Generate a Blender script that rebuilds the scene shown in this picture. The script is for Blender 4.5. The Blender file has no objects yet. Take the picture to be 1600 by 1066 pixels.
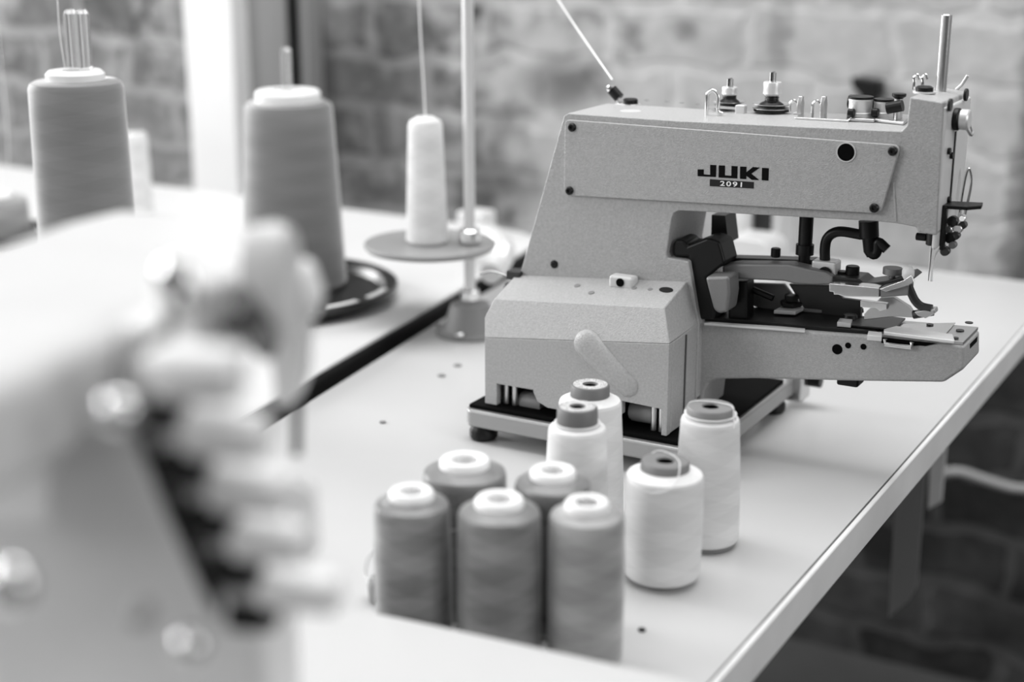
import bpy, bmesh, math, random
from mathutils import Vector, Matrix
random.seed(7)
sc = bpy.context.scene
COL = sc.collection
# ---------------------------------------------------------------- camera
FPX = 2350.0; PITCH = math.radians(16.2); YAW = math.radians(29.5)
ZT = 0.75                      # height of the work table top
H = 0.45                       # camera height above the table top
cam_d = bpy.data.cameras.new('camera'); cam = bpy.data.objects.new('camera', cam_d); COL.objects.link(cam)
cam.location = (0, 0, ZT + H); cam.rotation_euler = (math.pi/2 - PITCH, 0, YAW)
cam_d.sensor_width = 36; cam_d.lens = FPX/1600*36; cam_d.clip_start = 0.02
cam_d.dof.use_dof = True; cam_d.dof.focus_distance = 1.19; cam_d.dof.aperture_fstop = 2.9
sc.camera = cam
# ---------------------------------------------------------------- world, lights, exposure
w = bpy.data.worlds.new('world'); sc.world = w; w.use_nodes = True
wn = w.node_tree; bg = wn.nodes['Background']; bg.inputs[1].default_value = 0.50
_tc = wn.nodes.new('ShaderNodeTexCoord'); _sx = wn.nodes.new('ShaderNodeSeparateXYZ'); _rp = wn.nodes.new('ShaderNodeValToRGB')   # a pale room: bright ceiling, darker floor
wn.links.new(_tc.outputs['Generated'], _sx.inputs[0]); wn.links.new(_sx.outputs[2], _rp.inputs[0]); wn.links.new(_rp.outputs[0], bg.inputs[0])
_e = _rp.color_ramp.elements; _e[0].position = 0.0; _e[0].color = (.14, .14, .14, 1); _e[1].position = .55; _e[1].color = (1, 1, 1, 1)
def area(name, loc, target, sx, sy, power):
    l = bpy.data.lights.new(name, 'AREA'); l.shape = 'RECTANGLE'; l.size = sx; l.size_y = sy; l.energy = power
    o = bpy.data.objects.new(name, l); COL.objects.link(o); o.location = loc
    o.rotation_euler = (Vector(target) - Vector(loc)).to_track_quat('-Z', 'Y').to_euler()
    return o
area('window_light', (-5.2, 1.3, 1.9), (-0.6, 1.0, 0.85), 1.8, 1.6, 215)
area('window_light_front', (-3.6, -1.6, 2.3), (-0.6, 0.9, 0.85), 1.8, 1.6, 62)
area('fill_light_right', (2.8, 0.6, 2.0), (-0.4, 0.9, 0.8), 1.4, 1.4, 26)  # added fill from the right; no window is known there
area('ceiling_light', (-0.7, 1.3, 3.0), (-0.6, 1.0, 0.75), 2.4, 1.4, 50)
sc.view_settings.view_transform = 'Standard'; sc.view_settings.look = 'None'
sc.view_settings.gamma = 1; sc.view_settings.use_curve_mapping = False
sc.view_settings.exposure = 0.1
# ---------------------------------------------------------------- photo pixel -> place
CAMP = Vector((0, 0, ZT + H))
def ray(px, py):
    x = (px-800)/FPX; y = -(py-533)/FPX
    fz = y*math.cos(PITCH) - math.sin(PITCH); fy = math.cos(PITCH) + y*math.sin(PITCH)
    c, s = math.cos(YAW), math.sin(YAW)
    return Vector((x*c - fy*s, x*s + fy*c, fz))
def onz(px, py, z=0.0):                       # point at height z above the table top
    r = ray(px, py); t = (ZT+z-CAMP.z)/r.z; return CAMP + r*t
def ony(px, py, y):
    r = ray(px, py); return CAMP + r*(y/r.y)
def depth(p):
    d = p - CAMP; y = -d.x*math.sin(YAW) + d.y*math.cos(YAW)
    return y*math.cos(PITCH) - d.z*math.sin(PITCH)
# ---------------------------------------------------------------- materials (black-and-white place: greys only)
def lin(v):
    v /= 255.0
    return v/12.92 if v <= .04045 else ((v+.055)/1.055)**2.4
def mat(name, v, rough=.5, metal=0, bump=0, bscale=800, var=0, vscale=30, spec=.5, trans=0, coat=0):
    m = bpy.data.materials.new(name); m.use_nodes = True; nt = m.node_tree; b = nt.nodes['Principled BSDF']
    g = lin(v); b.inputs['Base Color'].default_value = (g, g, g, 1)
    b.inputs['Roughness'].default_value = rough; b.inputs['Metallic'].default_value = metal
    b.inputs['Specular IOR Level'].default_value = spec; b.inputs['Transmission Weight'].default_value = trans
    b.inputs['Coat Weight'].default_value = coat
    if bump or var:
        tc = nt.nodes.new('ShaderNodeTexCoord')
    if bump:
        n = nt.nodes.new('ShaderNodeTexNoise'); n.inputs['Scale'].default_value = bscale; n.inputs['Detail'].default_value = 2
        nt.links.new(tc.outputs['Object'], n.inputs['Vector'])
        bp = nt.nodes.new('ShaderNodeBump'); bp.inputs['Strength'].default_value = bump; bp.inputs['Distance'].default_value = .001
        nt.links.new(n.outputs['Fac'], bp.inputs['Height']); nt.links.new(bp.outputs['Normal'], b.inputs['Normal'])
    if var:
        n2 = nt.nodes.new('ShaderNodeTexNoise'); n2.inputs['Scale'].default_value = vscale; n2.inputs['Detail'].default_value = 5
        nt.links.new(tc.outputs['Object'], n2.inputs['Vector'])
        mr = nt.nodes.new('ShaderNodeMapRange'); mr.inputs[1].default_value = .3; mr.inputs[2].default_value = .7
        mr.inputs[3].default_value = g*(1-var); mr.inputs[4].default_value = g*(1+var)
        nt.links.new(n2.outputs['Fac'], mr.inputs[0]); nt.links.new(mr.outputs[0], b.inputs['Base Color'])
    return m
M = {}
M['paint'] = mat('hammered grey enamel', 168, .42, bump=.5, bscale=900, var=.10, vscale=500)
M['paint_dark'] = mat('dark grey enamel', 132, .45, bump=.3, bscale=900)
M['paint_light'] = mat('pale grey enamel', 205, .35, bump=.15, bscale=900)
M['steel'] = mat('polished steel', 205, .32, 1, bump=.05, bscale=300)
M['nickel'] = mat('bright nickel', 235, .16, 1)
M['white_metal'] = mat('pale plated metal', 225, .35, .4)
M['cast'] = mat('grey cast metal', 130, .5, .5, bump=.2, bscale=700)
M['darksteel'] = mat('oiled dark steel', 62, .35, .7)
M['black'] = mat('black rubber and paint', 12, .4, spec=.3)
M['blackm'] = mat('matt black cavity', 6, .9, spec=.1)
M['white'] = mat('white plastic', 240, .4)
M['laminate'] = mat('white laminate', 194, .3, var=.02, vscale=6)
M['laminate2'] = mat('pale laminate', 212, .35)
M['edging'] = mat('pale wood edging', 228, .45, var=.07, vscale=14)
M['seam'] = mat('dark seam', 80, .6)
M['blacktray'] = mat('black glossy tray plastic', 18, .33)
M['greyplastic'] = mat('grey plastic', 150, .4)
M['capdark'] = mat('dark grey cap plastic', 108, .5)
M['satin'] = mat('satin zinc', 158, .38, .55, bump=.1, bscale=400)
M['midplastic'] = mat('mid grey cap plastic', 128, .5)
M['clear'] = mat('clear acrylic', 240, .1, trans=.85)
M['label'] = mat('paper label', 196, .6)
M['floor'] = mat('dark floor', 60, .6, var=.2, vscale=5)
M['post'] = mat('white painted timber', 240, .5, var=.03, vscale=6)
M['ink'] = mat('black ink', 4, .6, spec=.1)
M['plate_ink'] = mat('dark grey ink', 42, .6, spec=.1)
M['thread'] = mat('white sewing thread', 235, .7)
M['body_white'] = mat('off white enamel', 212, .3, var=.02)
M['body_grey'] = mat('warm grey enamel', 232, .35, var=.04, vscale=20)
def thread_mat(name, v, amp, sheen=.35, rough=.55, sh=0):
    """wound thread: fine horizontal strands and broad helical bands left by the winding"""
    m = bpy.data.materials.new(name); m.use_nodes = True; nt = m.node_tree; b = nt.nodes['Principled BSDF']
    N = nt.nodes.new; L = nt.links.new; g = lin(v)
    tc = N('ShaderNodeTexCoord'); sx = N('ShaderNodeSeparateXYZ'); L(tc.outputs['Object'], sx.inputs[0])
    def mth(op, a, c=None):
        n = N('ShaderNodeMath'); n.operation = op
        for i, q in enumerate((a, c)):
            if q is None: continue
            if isinstance(q, (int, float)): n.inputs[i].default_value = q
            else: L(q, n.inputs[i])
        return n.outputs[0]
    th = mth('ARCTAN2', sx.outputs[1], sx.outputs[0])
    def band(f, k, ph):
        a = mth('ADD', mth('MULTIPLY', sx.outputs[2], f), mth('MULTIPLY', th, k)); return mth('SINE', mth('ADD', a, ph))
    s1 = band(230, 2, .4); s2 = band(250, -2, 1.7); s3 = band(95, 1, 2.2)
    tot = mth('ADD', mth('ADD', mth('MULTIPLY', mth('GREATER_THAN', s1, 0.2), .5), mth('MULTIPLY', mth('GREATER_THAN', s2, .1), .5)), mth('MULTIPLY', s3, .25))  # band contrast puts the winding's shifting sheen into the base colour
    nz = N('ShaderNodeTexNoise'); mp = N('ShaderNodeMapping'); mp.inputs['Scale'].default_value = (25, 25, 900)
    L(tc.outputs['Object'], mp.inputs[0]); L(mp.outputs[0], nz.inputs['Vector']); nz.inputs['Scale'].default_value = 1; nz.inputs['Detail'].default_value = 2
    val = mth('ADD', g*(1-amp*.8), mth('ADD', mth('MULTIPLY', tot, g*amp), mth('MULTIPLY', mth('SUBTRACT', nz.outputs['Fac'], .5), g*amp*1.2)))
    L(val, b.inputs['Base Color']); b.inputs['Roughness'].default_value = rough; b.inputs['Specular IOR Level'].default_value = sheen
    b.inputs['Sheen Weight'].default_value = sh; b.inputs['Sheen Roughness'].default_value = .35
    bp = N('ShaderNodeBump'); bp.inputs['Strength'].default_value = .35; bp.inputs['Distance'].default_value = .0006
    L(nz.outputs['Fac'], bp.inputs['Height']); L(bp.outputs[0], b.inputs['Normal'])
    return m
M['th_white'] = thread_mat('white polyester thread', 226, .085, .2, .7)
M['th_grey'] = thread_mat('glossy grey thread', 128, .34, .6, .36, .35)
M['th_big'] = thread_mat('dull grey thread', 124, .10, .3, .6, .9)
M['th_greylight'] = thread_mat('pale grey thread', 162, .24, .5, .42, .3)
def brick_mat():
    m = bpy.data.materials.new('worn painted brick'); m.use_nodes = True; nt = m.node_tree; b = nt.nodes['Principled BSDF']
    N = nt.nodes.new; L = nt.links.new
    tc = N('ShaderNodeTexCoord'); sp = N('ShaderNodeSeparateXYZ'); L(tc.outputs['Object'], sp.inputs[0])
    cb = N('ShaderNodeCombineXYZ'); L(sp.outputs[0], cb.inputs[0]); L(sp.outputs[2], cb.inputs[1])
    wob = N('ShaderNodeTexNoise'); wob.inputs['Scale'].default_value = 9; L(cb.outputs[0], wob.inputs['Vector'])
    vm = N('ShaderNodeVectorMath'); vm.operation = 'SCALE'; vm.inputs['Scale'].default_value = .07; L(wob.outputs['Color'], vm.inputs[0])
    va = N('ShaderNodeVectorMath'); va.operation = 'ADD'; L(cb.outputs[0], va.inputs[0]); L(vm.outputs[0], va.inputs[1])
    br = N('ShaderNodeTexBrick'); L(va.outputs[0], br.inputs['Vector'])
    br.inputs['Scale'].default_value = 1; br.inputs['Brick Width'].default_value = .235; br.inputs['Row Height'].default_value = .098
    br.inputs['Mortar Size'].default_value = .012; br.inputs['Mortar Smooth'].default_value = .4; br.inputs['Bias'].default_value = 0
    br.inputs['Color1'].default_value = (.0,)*3+(1,); br.inputs['Color2'].default_value = (1, 1, 1, 1); br.inputs['Mortar'].default_value = (.5, .5, .5, 1)
    def ramp(src, pts):
        r = N('ShaderNodeValToRGB'); L(src, r.inputs[0]); e = r.color_ramp.elements
        while len(e) > 1: e.remove(e[-1])
        for i, (p, v) in enumerate(pts):
            q = e[0] if i == 0 else e.new(p)
            q.position = p; g = v; q.color = (g, g, g, 1)
        return r.outputs[0]
    def mth(op, a, c):
        n = N('ShaderNodeMath'); n.operation = op
        for i, q in enumerate((a, c)):
            if isinstance(q, (int, float)): n.inputs[i].default_value = q
            else: L(q, n.inputs[i])
        return n.outputs[0]
    def mix(f, a, c):
        n = N('ShaderNodeMix'); n.data_type = 'FLOAT'
        for i, q in zip((0, 2, 3), (f, a, c)):
            if isinstance(q, (int, float)): n.inputs[i].default_value = q
            else: L(q, n.inputs[i])
        return n.outputs[0]
    n1 = N('ShaderNodeTexNoise'); n1.inputs['Scale'].default_value = 7; n1.inputs['Detail'].default_value = 5; n1.inputs['Roughness'].default_value = .6; L(cb.outputs[0], n1.inputs['Vector'])
    n2 = N('ShaderNodeTexNoise'); n2.inputs['Scale'].default_value = 28; n2.inputs['Detail'].default_value = 4; L(cb.outputs[0], n2.inputs['Vector'])
    # bare brick tone, and a pale mix: stronger to the right, weaker to the left, near black below table height
    n3 = N('ShaderNodeTexNoise'); n3.inputs['Scale'].default_value = 4.2; n3.inputs['Detail'].default_value = 3; L(cb.outputs[0], n3.inputs['Vector'])
    def lump(cx, cz, rx, rz):                              # a worn patch with its own place on the wall
        dx = mth('DIVIDE', mth('SUBTRACT', mth('ADD', sp.outputs[0], mth('MULTIPLY', mth('SUBTRACT', n2.outputs['Fac'], .5), .06)), cx), rx)
        dz = mth('DIVIDE', mth('SUBTRACT', mth('ADD', sp.outputs[2], mth('MULTIPLY', mth('SUBTRACT', n1.outputs['Fac'], .5), .08)), cz), rz)
        r2 = mth('ADD', mth('MULTIPLY', dx, dx), mth('MULTIPLY', dz, dz))
        m_ = N('ShaderNodeMapRange'); L(r2, m_.inputs[0]); m_.inputs[1].default_value = 0; m_.inputs[2].default_value = 1; m_.inputs[3].default_value = 1; m_.inputs[4].default_value = 0
        return m_.outputs[0]
    bare = mth('ADD', mix(br.outputs['Color'], .09, .22), mth('MULTIPLY', mth('SUBTRACT', n2.outputs['Fac'], .5), .35))
    bare = mix(br.outputs['Fac'], bare, .30)
    def rng(i0, i1, o0, o1):
        m_ = N('ShaderNodeMapRange'); L(sp.outputs[0], m_.inputs[0])
        for k_, v_ in enumerate((i0, i1, o0, o1)): m_.inputs[k_+1].default_value = v_
        return m_.outputs[0]
    pale_mix = ramp(mth('ADD', mth('ADD', n1.outputs['Fac'], rng(-1.85, -1.6, -.06, 0)), rng(-1.45, -.85, -.04, .26)), [(.44, 0), (.64, 1)])
    paint = mth('ADD', mix(br.outputs['Fac'], .47, .52), mth('ADD', mth('MULTIPLY', mth('SUBTRACT', n2.outputs['Fac'], .5), .22), mth('MULTIPLY', mth('SUBTRACT', n3.outputs['Fac'], .5), .30)))
    up = mix(mth('MULTIPLY', pale_mix, .88), bare, paint)
    for cx, cz, rx, rz, am in ((-1.60, ZT+.12, .20, .25, .55), (-1.17, ZT+.17, .10, .055, .75), (-1.30, ZT-.01, .12, .05, .6), (-.405, ZT+.0, .038, .60, .9), (-.96, ZT+.265, .03, .02, .6), (-.80, ZT+.25, .025, .07, .45), (-2.2, ZT+.27, .06, .05, .6), (-2.12, ZT+.17, .035, .09, .6), (-1.28, ZT+.10, .05, .04, .4)):
        up = mix(mth('MULTIPLY', lump(cx, cz, rx, rz), am), up, .06)
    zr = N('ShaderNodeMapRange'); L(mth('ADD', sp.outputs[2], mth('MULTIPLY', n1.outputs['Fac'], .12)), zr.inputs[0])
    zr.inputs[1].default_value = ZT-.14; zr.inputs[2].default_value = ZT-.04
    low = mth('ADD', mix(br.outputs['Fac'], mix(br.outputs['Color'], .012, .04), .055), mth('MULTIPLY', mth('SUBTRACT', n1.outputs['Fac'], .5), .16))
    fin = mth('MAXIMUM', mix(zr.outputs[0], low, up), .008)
    L(fin, b.inputs['Base Color']); b.inputs['Roughness'].default_value = .85
    bp = N('ShaderNodeBump'); bp.inputs['Strength'].default_value = .3; bp.inputs['Distance'].default_value = .009
    hgt = mth('SUBTRACT', n2.outputs['Fac'], br.outputs['Fac']); L(hgt, bp.inputs['Height']); L(bp.outputs[0], b.inputs['Normal'])
    return m
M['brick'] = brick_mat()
# ---------------------------------------------------------------- mesh helpers
def finish(bm, sharp=38):
    bmesh.ops.recalc_face_normals(bm, faces=bm.faces)
    for f in bm.faces: f.smooth = True
    for e in bm.edges:
        if len(e.link_faces) == 2 and e.calc_face_angle(0) > math.radians(sharp): e.smooth = False
def part(name, bm, m, parent=None, bevel=0, seg=3, label=None, loc=None):
    """one mesh object; vertices are in the parent's frame, or about loc when it stands alone"""
    finish(bm, 38 if not bevel else 60)
    me = bpy.data.meshes.new(name); bm.to_mesh(me); bm.free()
    me.materials.append(M[m] if isinstance(m, str) else m)
    o = bpy.data.objects.new(name, me); COL.objects.link(o)
    if parent: o.parent = parent
    if loc is not None: o.location = loc
    if bevel:
        b = o.modifiers.new('bevel', 'BEVEL'); b.width = bevel; b.segments = seg; b.limit_method = 'ANGLE'; b.angle_limit = math.radians(32)
        b.harden_normals = True
    if label: o['label'] = label
    return o
def thing(name, label, cat, loc, group=None, rotz=0):
    o = bpy.data.objects.new(name, None); COL.objects.link(o); o.location = loc; o.rotation_euler = (0, 0, rotz)
    o.empty_display_size = .02
    o['label'] = label; o['category'] = cat
    if group: o['group'] = group
    return o
def tag(o, label, cat, group=None):
    o['label'] = label; o['category'] = cat
    if group: o['group'] = group
    return o
def struct(o): o['kind'] = 'structure'; return o
def BM(): return bmesh.new()
def prism(bm, pts, off):
    """pts: coplanar 3D points, extruded by vector off"""
    off = Vector(off); a = [bm.verts.new(Vector(p)) for p in pts]; b = [bm.verts.new(Vector(p)+off) for p in pts]
    n = len(a); bm.faces.new(a); bm.faces.new(list(reversed(b)))
    for i in range(n): bm.faces.new((a[i], b[i], b[(i+1) % n], a[(i+1) % n]))
    return bm
def box(bm, x0, x1, y0, y1, z0, z1):
    return prism(bm, [(x0, y0, z0), (x1, y0, z0), (x1, y1, z0), (x0, y1, z0)], (0, 0, z1-z0))
def tube(bm, path, r, n=10, cap=True):
    path = [Vector(p) for p in path]; rs = r if isinstance(r, (list, tuple)) else [r]*len(path); rings = []; up = None
    for i, p in enumerate(path):
        t = (path[min(i+1, len(path)-1)] - path[max(i-1, 0)]).normalized()
        if up is None: up = t.orthogonal().normalized()
        u = (up - t*up.dot(t)).normalized(); up = u; v = t.cross(u)
        rings.append([bm.verts.new(p + (u*math.cos(2*math.pi*k/n) + v*math.sin(2*math.pi*k/n))*rs[i]) for k in range(n)])
    for a, b in zip(rings, rings[1:]):
        for k in range(n): bm.faces.new((a[k], a[(k+1) % n], b[(k+1) % n], b[k]))
    if cap: bm.faces.new(list(reversed(rings[0]))); bm.faces.new(rings[-1])
    return bm
def curve(pts, n=8):
    """Catmull-Rom through pts"""
    P = [Vector(p) for p in pts]; P = [P[0]*2-P[1]] + P + [P[-1]*2-P[-2]]; out = []
    for i in range(1, len(P)-2):
        for k in range(n):
            t = k/n; a, b, c, d = P[i-1:i+3]
            out.append(.5*((2*b) + (c-a)*t + (2*a-5*b+4*c-d)*t*t + (3*b-a-3*c+d)*t**3))
    out.append(P[-2]); return out
def lathe(bm, prof, axis='z', c=(0, 0, 0), n=40, sx=1):
    """prof: (r, h) list; r==0 ends closed"""
    c = Vector(c); rings = []
    for r, h in prof:
        if r < 1e-6:
            q = {'z': (0, 0, h), 'y': (0, h, 0), 'x': (h, 0, 0)}[axis]; rings.append([bm.verts.new(c+Vector(q))]); continue
        ring = []
        for k in range(n):
            a = 2*math.pi*k/n; u, v = r*math.cos(a), r*math.sin(a)
            q = {'z': (u*sx, v, h), 'y': (u, h, v), 'x': (h, u, v)}[axis]; ring.append(bm.verts.new(c+Vector(q)))
        rings.append(ring)
    for a, b in zip(rings, rings[1:]):
        if len(a) == 1 and len(b) == 1: continue
        for k in range(n):
            k2 = (k+1) % n
            if len(a) == 1: bm.faces.new((a[0], b[k2], b[k]))
            elif len(b) == 1: bm.faces.new((a[k], a[k2], b[0]))
            else: bm.faces.new((a[k], a[k2], b[k2], b[k]))
    return bm
def disc(bm, r, h0, h1, axis='z', c=(0, 0, 0), n=28, ch=.15):
    d = min(r, abs(h1-h0))*ch*(1 if h1 > h0 else -1)
    return lathe(bm, [(0, h0), (r-abs(d), h0), (r, h0+d), (r, h1-d), (r-abs(d), h1), (0, h1)], axis, c, n)
# ================================================================ THE SETTING
WY = 2.25                                             # brick wall plane
bm = BM(); box(bm, -6, 3, -2.5, WY+.3, -.05, 0); struct(part('floor', bm, 'floor'))
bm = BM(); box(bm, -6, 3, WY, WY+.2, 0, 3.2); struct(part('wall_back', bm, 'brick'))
# white timber post in front of the wall, with a dark gap and a pale batten beside it
def vert_strip(x0, x1, y, ybk, name, m):
    a = ony(x0, 200, y).x; b = ony(x1, 200, y).x
    q = BM(); box(q, a, b, y, ybk, 0.001, 3.1); return struct(part(name, q, m, bevel=.004))
vert_strip(297, 370, WY-.10, WY-.001, 'trim_1', 'post')
vert_strip(371, 455, WY-.055, WY-.001, 'trim_2', 'greyplastic')
vert_strip(456, 462, WY-.07, WY-.001, 'trim_3', 'blackm')
vert_strip(463, 484, WY-.05, WY-.001, 'trim_4', 'greyplastic')
# ================================================================ TABLES
tx = -0.2975
def tl(y): return -.843 - .15*(y-1.086)                    # line between the main table and the left table
wt = thing('work_table', 'long white laminate work table with pale wood edging carrying the grey button sewing machine', 'table', (-.6, 1.0, 0))
def W(o): return Vector(o.location)
def wp(parent, pts): return [Vector(p)-W(parent) for p in pts]
def slab(parent, name, pts, z0, z1, m, bevel=0, label=None):
    b = BM(); prism(b, wp(parent, [(x, y, z0) for x, y in pts]), (0, 0, z1-z0)); return part(name, b, m, parent, bevel, label=label)
main = [(tx, .12), (tx, 1.888), (tl(1.888)+.014, 1.888), (tl(.12)+.014, .12)]
slab(wt, 'table_top', main, ZT-.028, ZT, 'laminate')
slab(wt, 'seam_strip', [(tx, .12), (tx+.0012, .12), (tx+.0012, 1.888), (tx, 1.888)], ZT-.028, ZT-.0006, 'seam')
slab(wt, 'edge_band', [(tx+.0012, .12), (tx+.0055, .12), (tx+.0055, 1.892), (tx+.0012, 1.892)], ZT-.030, ZT, 'edging', .0012)
slab(wt, 'edge_band', [(tx+.001, 1.8885), (tx+.001, 1.893), (tl(1.888)+.014, 1.893), (tl(1.888)+.014, 1.8885)], ZT-.030, ZT, 'edging', .0012)
for x, y in ((-.36, .2), (-.60, .2), (-.80, 1.80)):
    b = BM(); box(b, x-.02+.6, x+.02+.6, y-.02-1, y+.02-1, 0.001, ZT-.0285); part('leg', b, 'paint_dark', wt, .003)
# folded steel bracket and pale strip hanging under the table, pale cable behind
q = [ony(*p, 1.55)-W(wt) for p in ((1397, 742), (1450, 690), (1432, 918), (1420, 938), (1388, 966))]
top_z = ZT-.029
q[0].z = q[1].z = top_z
b = BM(); prism(b, q, (0, .004, 0)); part('hanging_bracket', b, 'paint_dark', wt, label='flat grey steel bracket with a slanted lower end')
q = [ony(*p, 1.62)-W(wt) for p in ((1449, 700), (1478, 700), (1470, 785), (1450, 796))]; q[0].z = q[1].z = top_z
b = BM(); prism(b, q, (0, .006, 0)); part('hanging_strip', b, 'edging', wt, label='short pale strip hanging under the table edge')
pc = [ony(*p, WY-.03) for p in ((1462, 742), (1500, 738), (1545, 752), (1590, 764), (1640, 762), (1720, 745))]
o = pc[2].copy(); b = BM(); tube(b, curve([p-o for p in pc]), .008)
tag(part('cable', b, 'greyplastic', loc=o), 'pale grey cable sagging along the dark lower brick wall behind the table', 'cable')
t2 = thing('side_table', 'white table with thick black edging at left, carrying the thread cones on trays', 'table', (-1.2, 1.2, 0))
T2Z = ZT+.015
def rnd_poly(pts, r, n=6):
    out = []; N = len(pts)
    for i in range(N):
        p = Vector(pts[i]).to_2d(); a = (Vector(pts[i-1]).to_2d()-p).normalized(); c = (Vector(pts[(i+1) % N]).to_2d()-p).normalized()
        rr = r[i] if isinstance(r, (list, tuple)) else r
        for k in range(n+1):
            t = k/n; out.append(tuple(((p+a*rr)*(1-t)**2 + p*2*t*(1-t) + (p+c*rr)*t*t)))
    return out
poly2 = rnd_poly([(tl(.35), .35), (tl(1.785), 1.785), (-2.1, 1.82), (-2.1, .35)], [.01, .09, .02, .02])
slab(t2, 'table_top', poly2, T2Z-.004, T2Z, 'laminate2', .001)
slab(t2, 'edge_band', poly2, T2Z-.034, T2Z-.0045, 'black', .002, label='thick black edging')
for x, y in ((-.93, .45), (-1.0, 1.6), (-2.0, .45), (-2.0, 1.65)):
    b = BM(); box(b, x-.02+1.2, x+.02+1.2, y-.02-1.2, y+.02-1.2, 0.001, T2Z-.0345); part('leg', b, 'paint_dark', t2, .003)
BZ = ZT+.055
bd = thing('raised_board', 'white raised board across the front of the work table under the blurred overlock machine', 'board', (-.5, .45, ZT))
bp_ = rnd_poly([onz(1116, 1068, .055).to_2d().to_3d(), onz(560, 948, .055).to_2d().to_3d(), (-.715, .60, 0), (-.655, .12, 0), (-.262, .12, 0)], [.02, .05, .02, .02, .02])
slab(bd, 'board_top', bp_, BZ-.022, BZ, 'laminate', .004)
for y in (.2, .56):
    b = BM(); box(b, -.64+.5, -.32+.5, y-.45, y-.41, .0005, .0325); part('batten', b, 'edging', bd, .002)
# tiny screws / specks on the table top
for px, py, r in ((690, 588, .004), (715, 572, .004), (598, 661, .003), (1003, 986, .0025)):
    p = onz(px, py); b = BM(); disc(b, r, .0002, .0014, n=16)
    tag(part('table_screw', b, 'midplastic' if px < 1000 else 'black', loc=p),
        {690: 'small grey screw cap left of the grey machine, nearer of two', 715: 'small grey screw cap on the white table nearest the bell-shaped stand base',
         598: 'lone small grey screw cap on the open white table top', 1003: 'tiny dark speck on the table in front of the big white cone'}[px], 'screw' if px < 1000 else 'speck')
p = onz(497, 556, .012); b = BM(); disc(b, .004, .0002, .0016, n=16); tag(part('table_screw', b, 'midplastic', loc=p), 'small dark screw cap on the left table near its black edging', 'screw')
# ================================================================ THREAD CONES
def cone_obj(name, label, group, loc, rs, rb, h, tube_r, tube_h, m, core, kind, rotz=0):
    """rs shoulder radius, rb foot radius, h shoulder height, tube top above the shoulder"""
    t = thing(name, label, 'thread cone', loc, group, rotz)
    ft = .66 if tube_h == .0082 else .86
    hb = .0035 if kind != 'grey' else .002
    prof = [(0, hb)]
    prof += [(rb-.003, hb), (rb-.0008, hb+.0015), (rb, hb+.004)]
    N = 14
    for i in range(1, N+1):
        q = i/N; r = rb + (rs-rb)*q + .0006*math.sin(q*math.pi); prof.append((r, hb+.004 + (h-.008-hb)*q))
    prof += [(rs-.0002, h-.0030), (rs-.0009, h-.0014), (rs-.0024, h-.0006), (rs-.005, h+.0002), (tube_r+.002, h+.0022), (tube_r*.8, h+.0022), (tube_r*.8, h-.075), (0, h-.075)]
    b = BM(); lathe(b, prof, n=56); part('thread_package', b, m, t)
    b = BM()
    hi = tube_r*.56 if kind == 'grey' else tube_r*.36
    top = h + tube_h
    if kind == 'grey':
        lathe(b, [(tube_r, h+.001), (tube_r, top-.0018), (tube_r-.0014, top), (hi+.0012, top), (hi, top-.0014), (hi*.97, top-.065), (0, top-.065)], n=40)
    else:
        lathe(b, [(tube_r*1.02, h+.001), (tube_r, top-.001), (tube_r-.0008, top), (hi+.0006, top), (hi, top-.0008), (hi, top-.010), (0, top-.010)], n=40)
    tu = part('tube', b, core, t)
    b = BM(); lathe(b, [(0, 0), (rb*ft, 0), (rb*(ft+.04), .002), (rb*(ft+.04), hb+.001), (0, hb+.001)], n=40); part('tube_foot', b, core, t)
    if kind == 'grey':
        pass
    else:
        b = BM(); lathe(b, [(0, top-.0098), (hi*.97, top-.0098), (hi*.97, top-.0012), (hi*.9, top-.0012), (hi*.9, top-.0095), (0, top-.0095)], n=28); part('tube_bore', b, 'blackm', tu)
    if kind == 'label':
        b = BM(); lathe(b, [(hi+.0008, top+.0001), (tube_r*.88, top+.0001), (tube_r*.88, top+.0004), (hi+.0008, top+.0004), (hi+.0008, top+.0001)], n=40)
        lb = part('paper_label', b, 'label', tu)
        b = BM()                                        # ring of tiny illegible print on the paper label
        for rr, n in ((tube_r*.80, 40), (tube_r*.70, 30), (tube_r*.58, 22)):
            for k in range(n):
                if random.random() < .35: continue
                a = 2*math.pi*k/n; u = Vector((math.cos(a), math.sin(a), 0)); v = Vector((-u.y, u.x, 0)); c = u*rr + Vector((0, 0, top+.00045))
                prism(b, [c-v*.0004-u*.0003, c+v*.0004-u*.0003, c+v*.0004+u*.0003, c-v*.0004+u*.0003], (0, 0, .00005))
        part('print', b, 'plate_ink', lb)
    return t
GG = 'grey thread cones at the front of the table'
def W_at(px, py, h, width): p = onz(px, py, h); return p, width*depth(p)/FPX/2
gl = [('glossy grey thread cone at the front left of the group', 643, 783, 118, .1, 'th_grey'),
      ('glossy grey thread cone in the middle of the front row of three', 780, 795, 129, .1, 'th_grey'),
      ('paler grey thread cone at the right end of the front row of three', 917, 800, 117, .1, 'th_greylight'),
      ('grey thread cone behind, between the front left and front middle cones', 726, 733, 131, .1, 'th_grey'),
      ('grey thread cone behind, between the front middle cone and the paler one', 864, 750, 120, .1, 'th_grey')]
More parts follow.
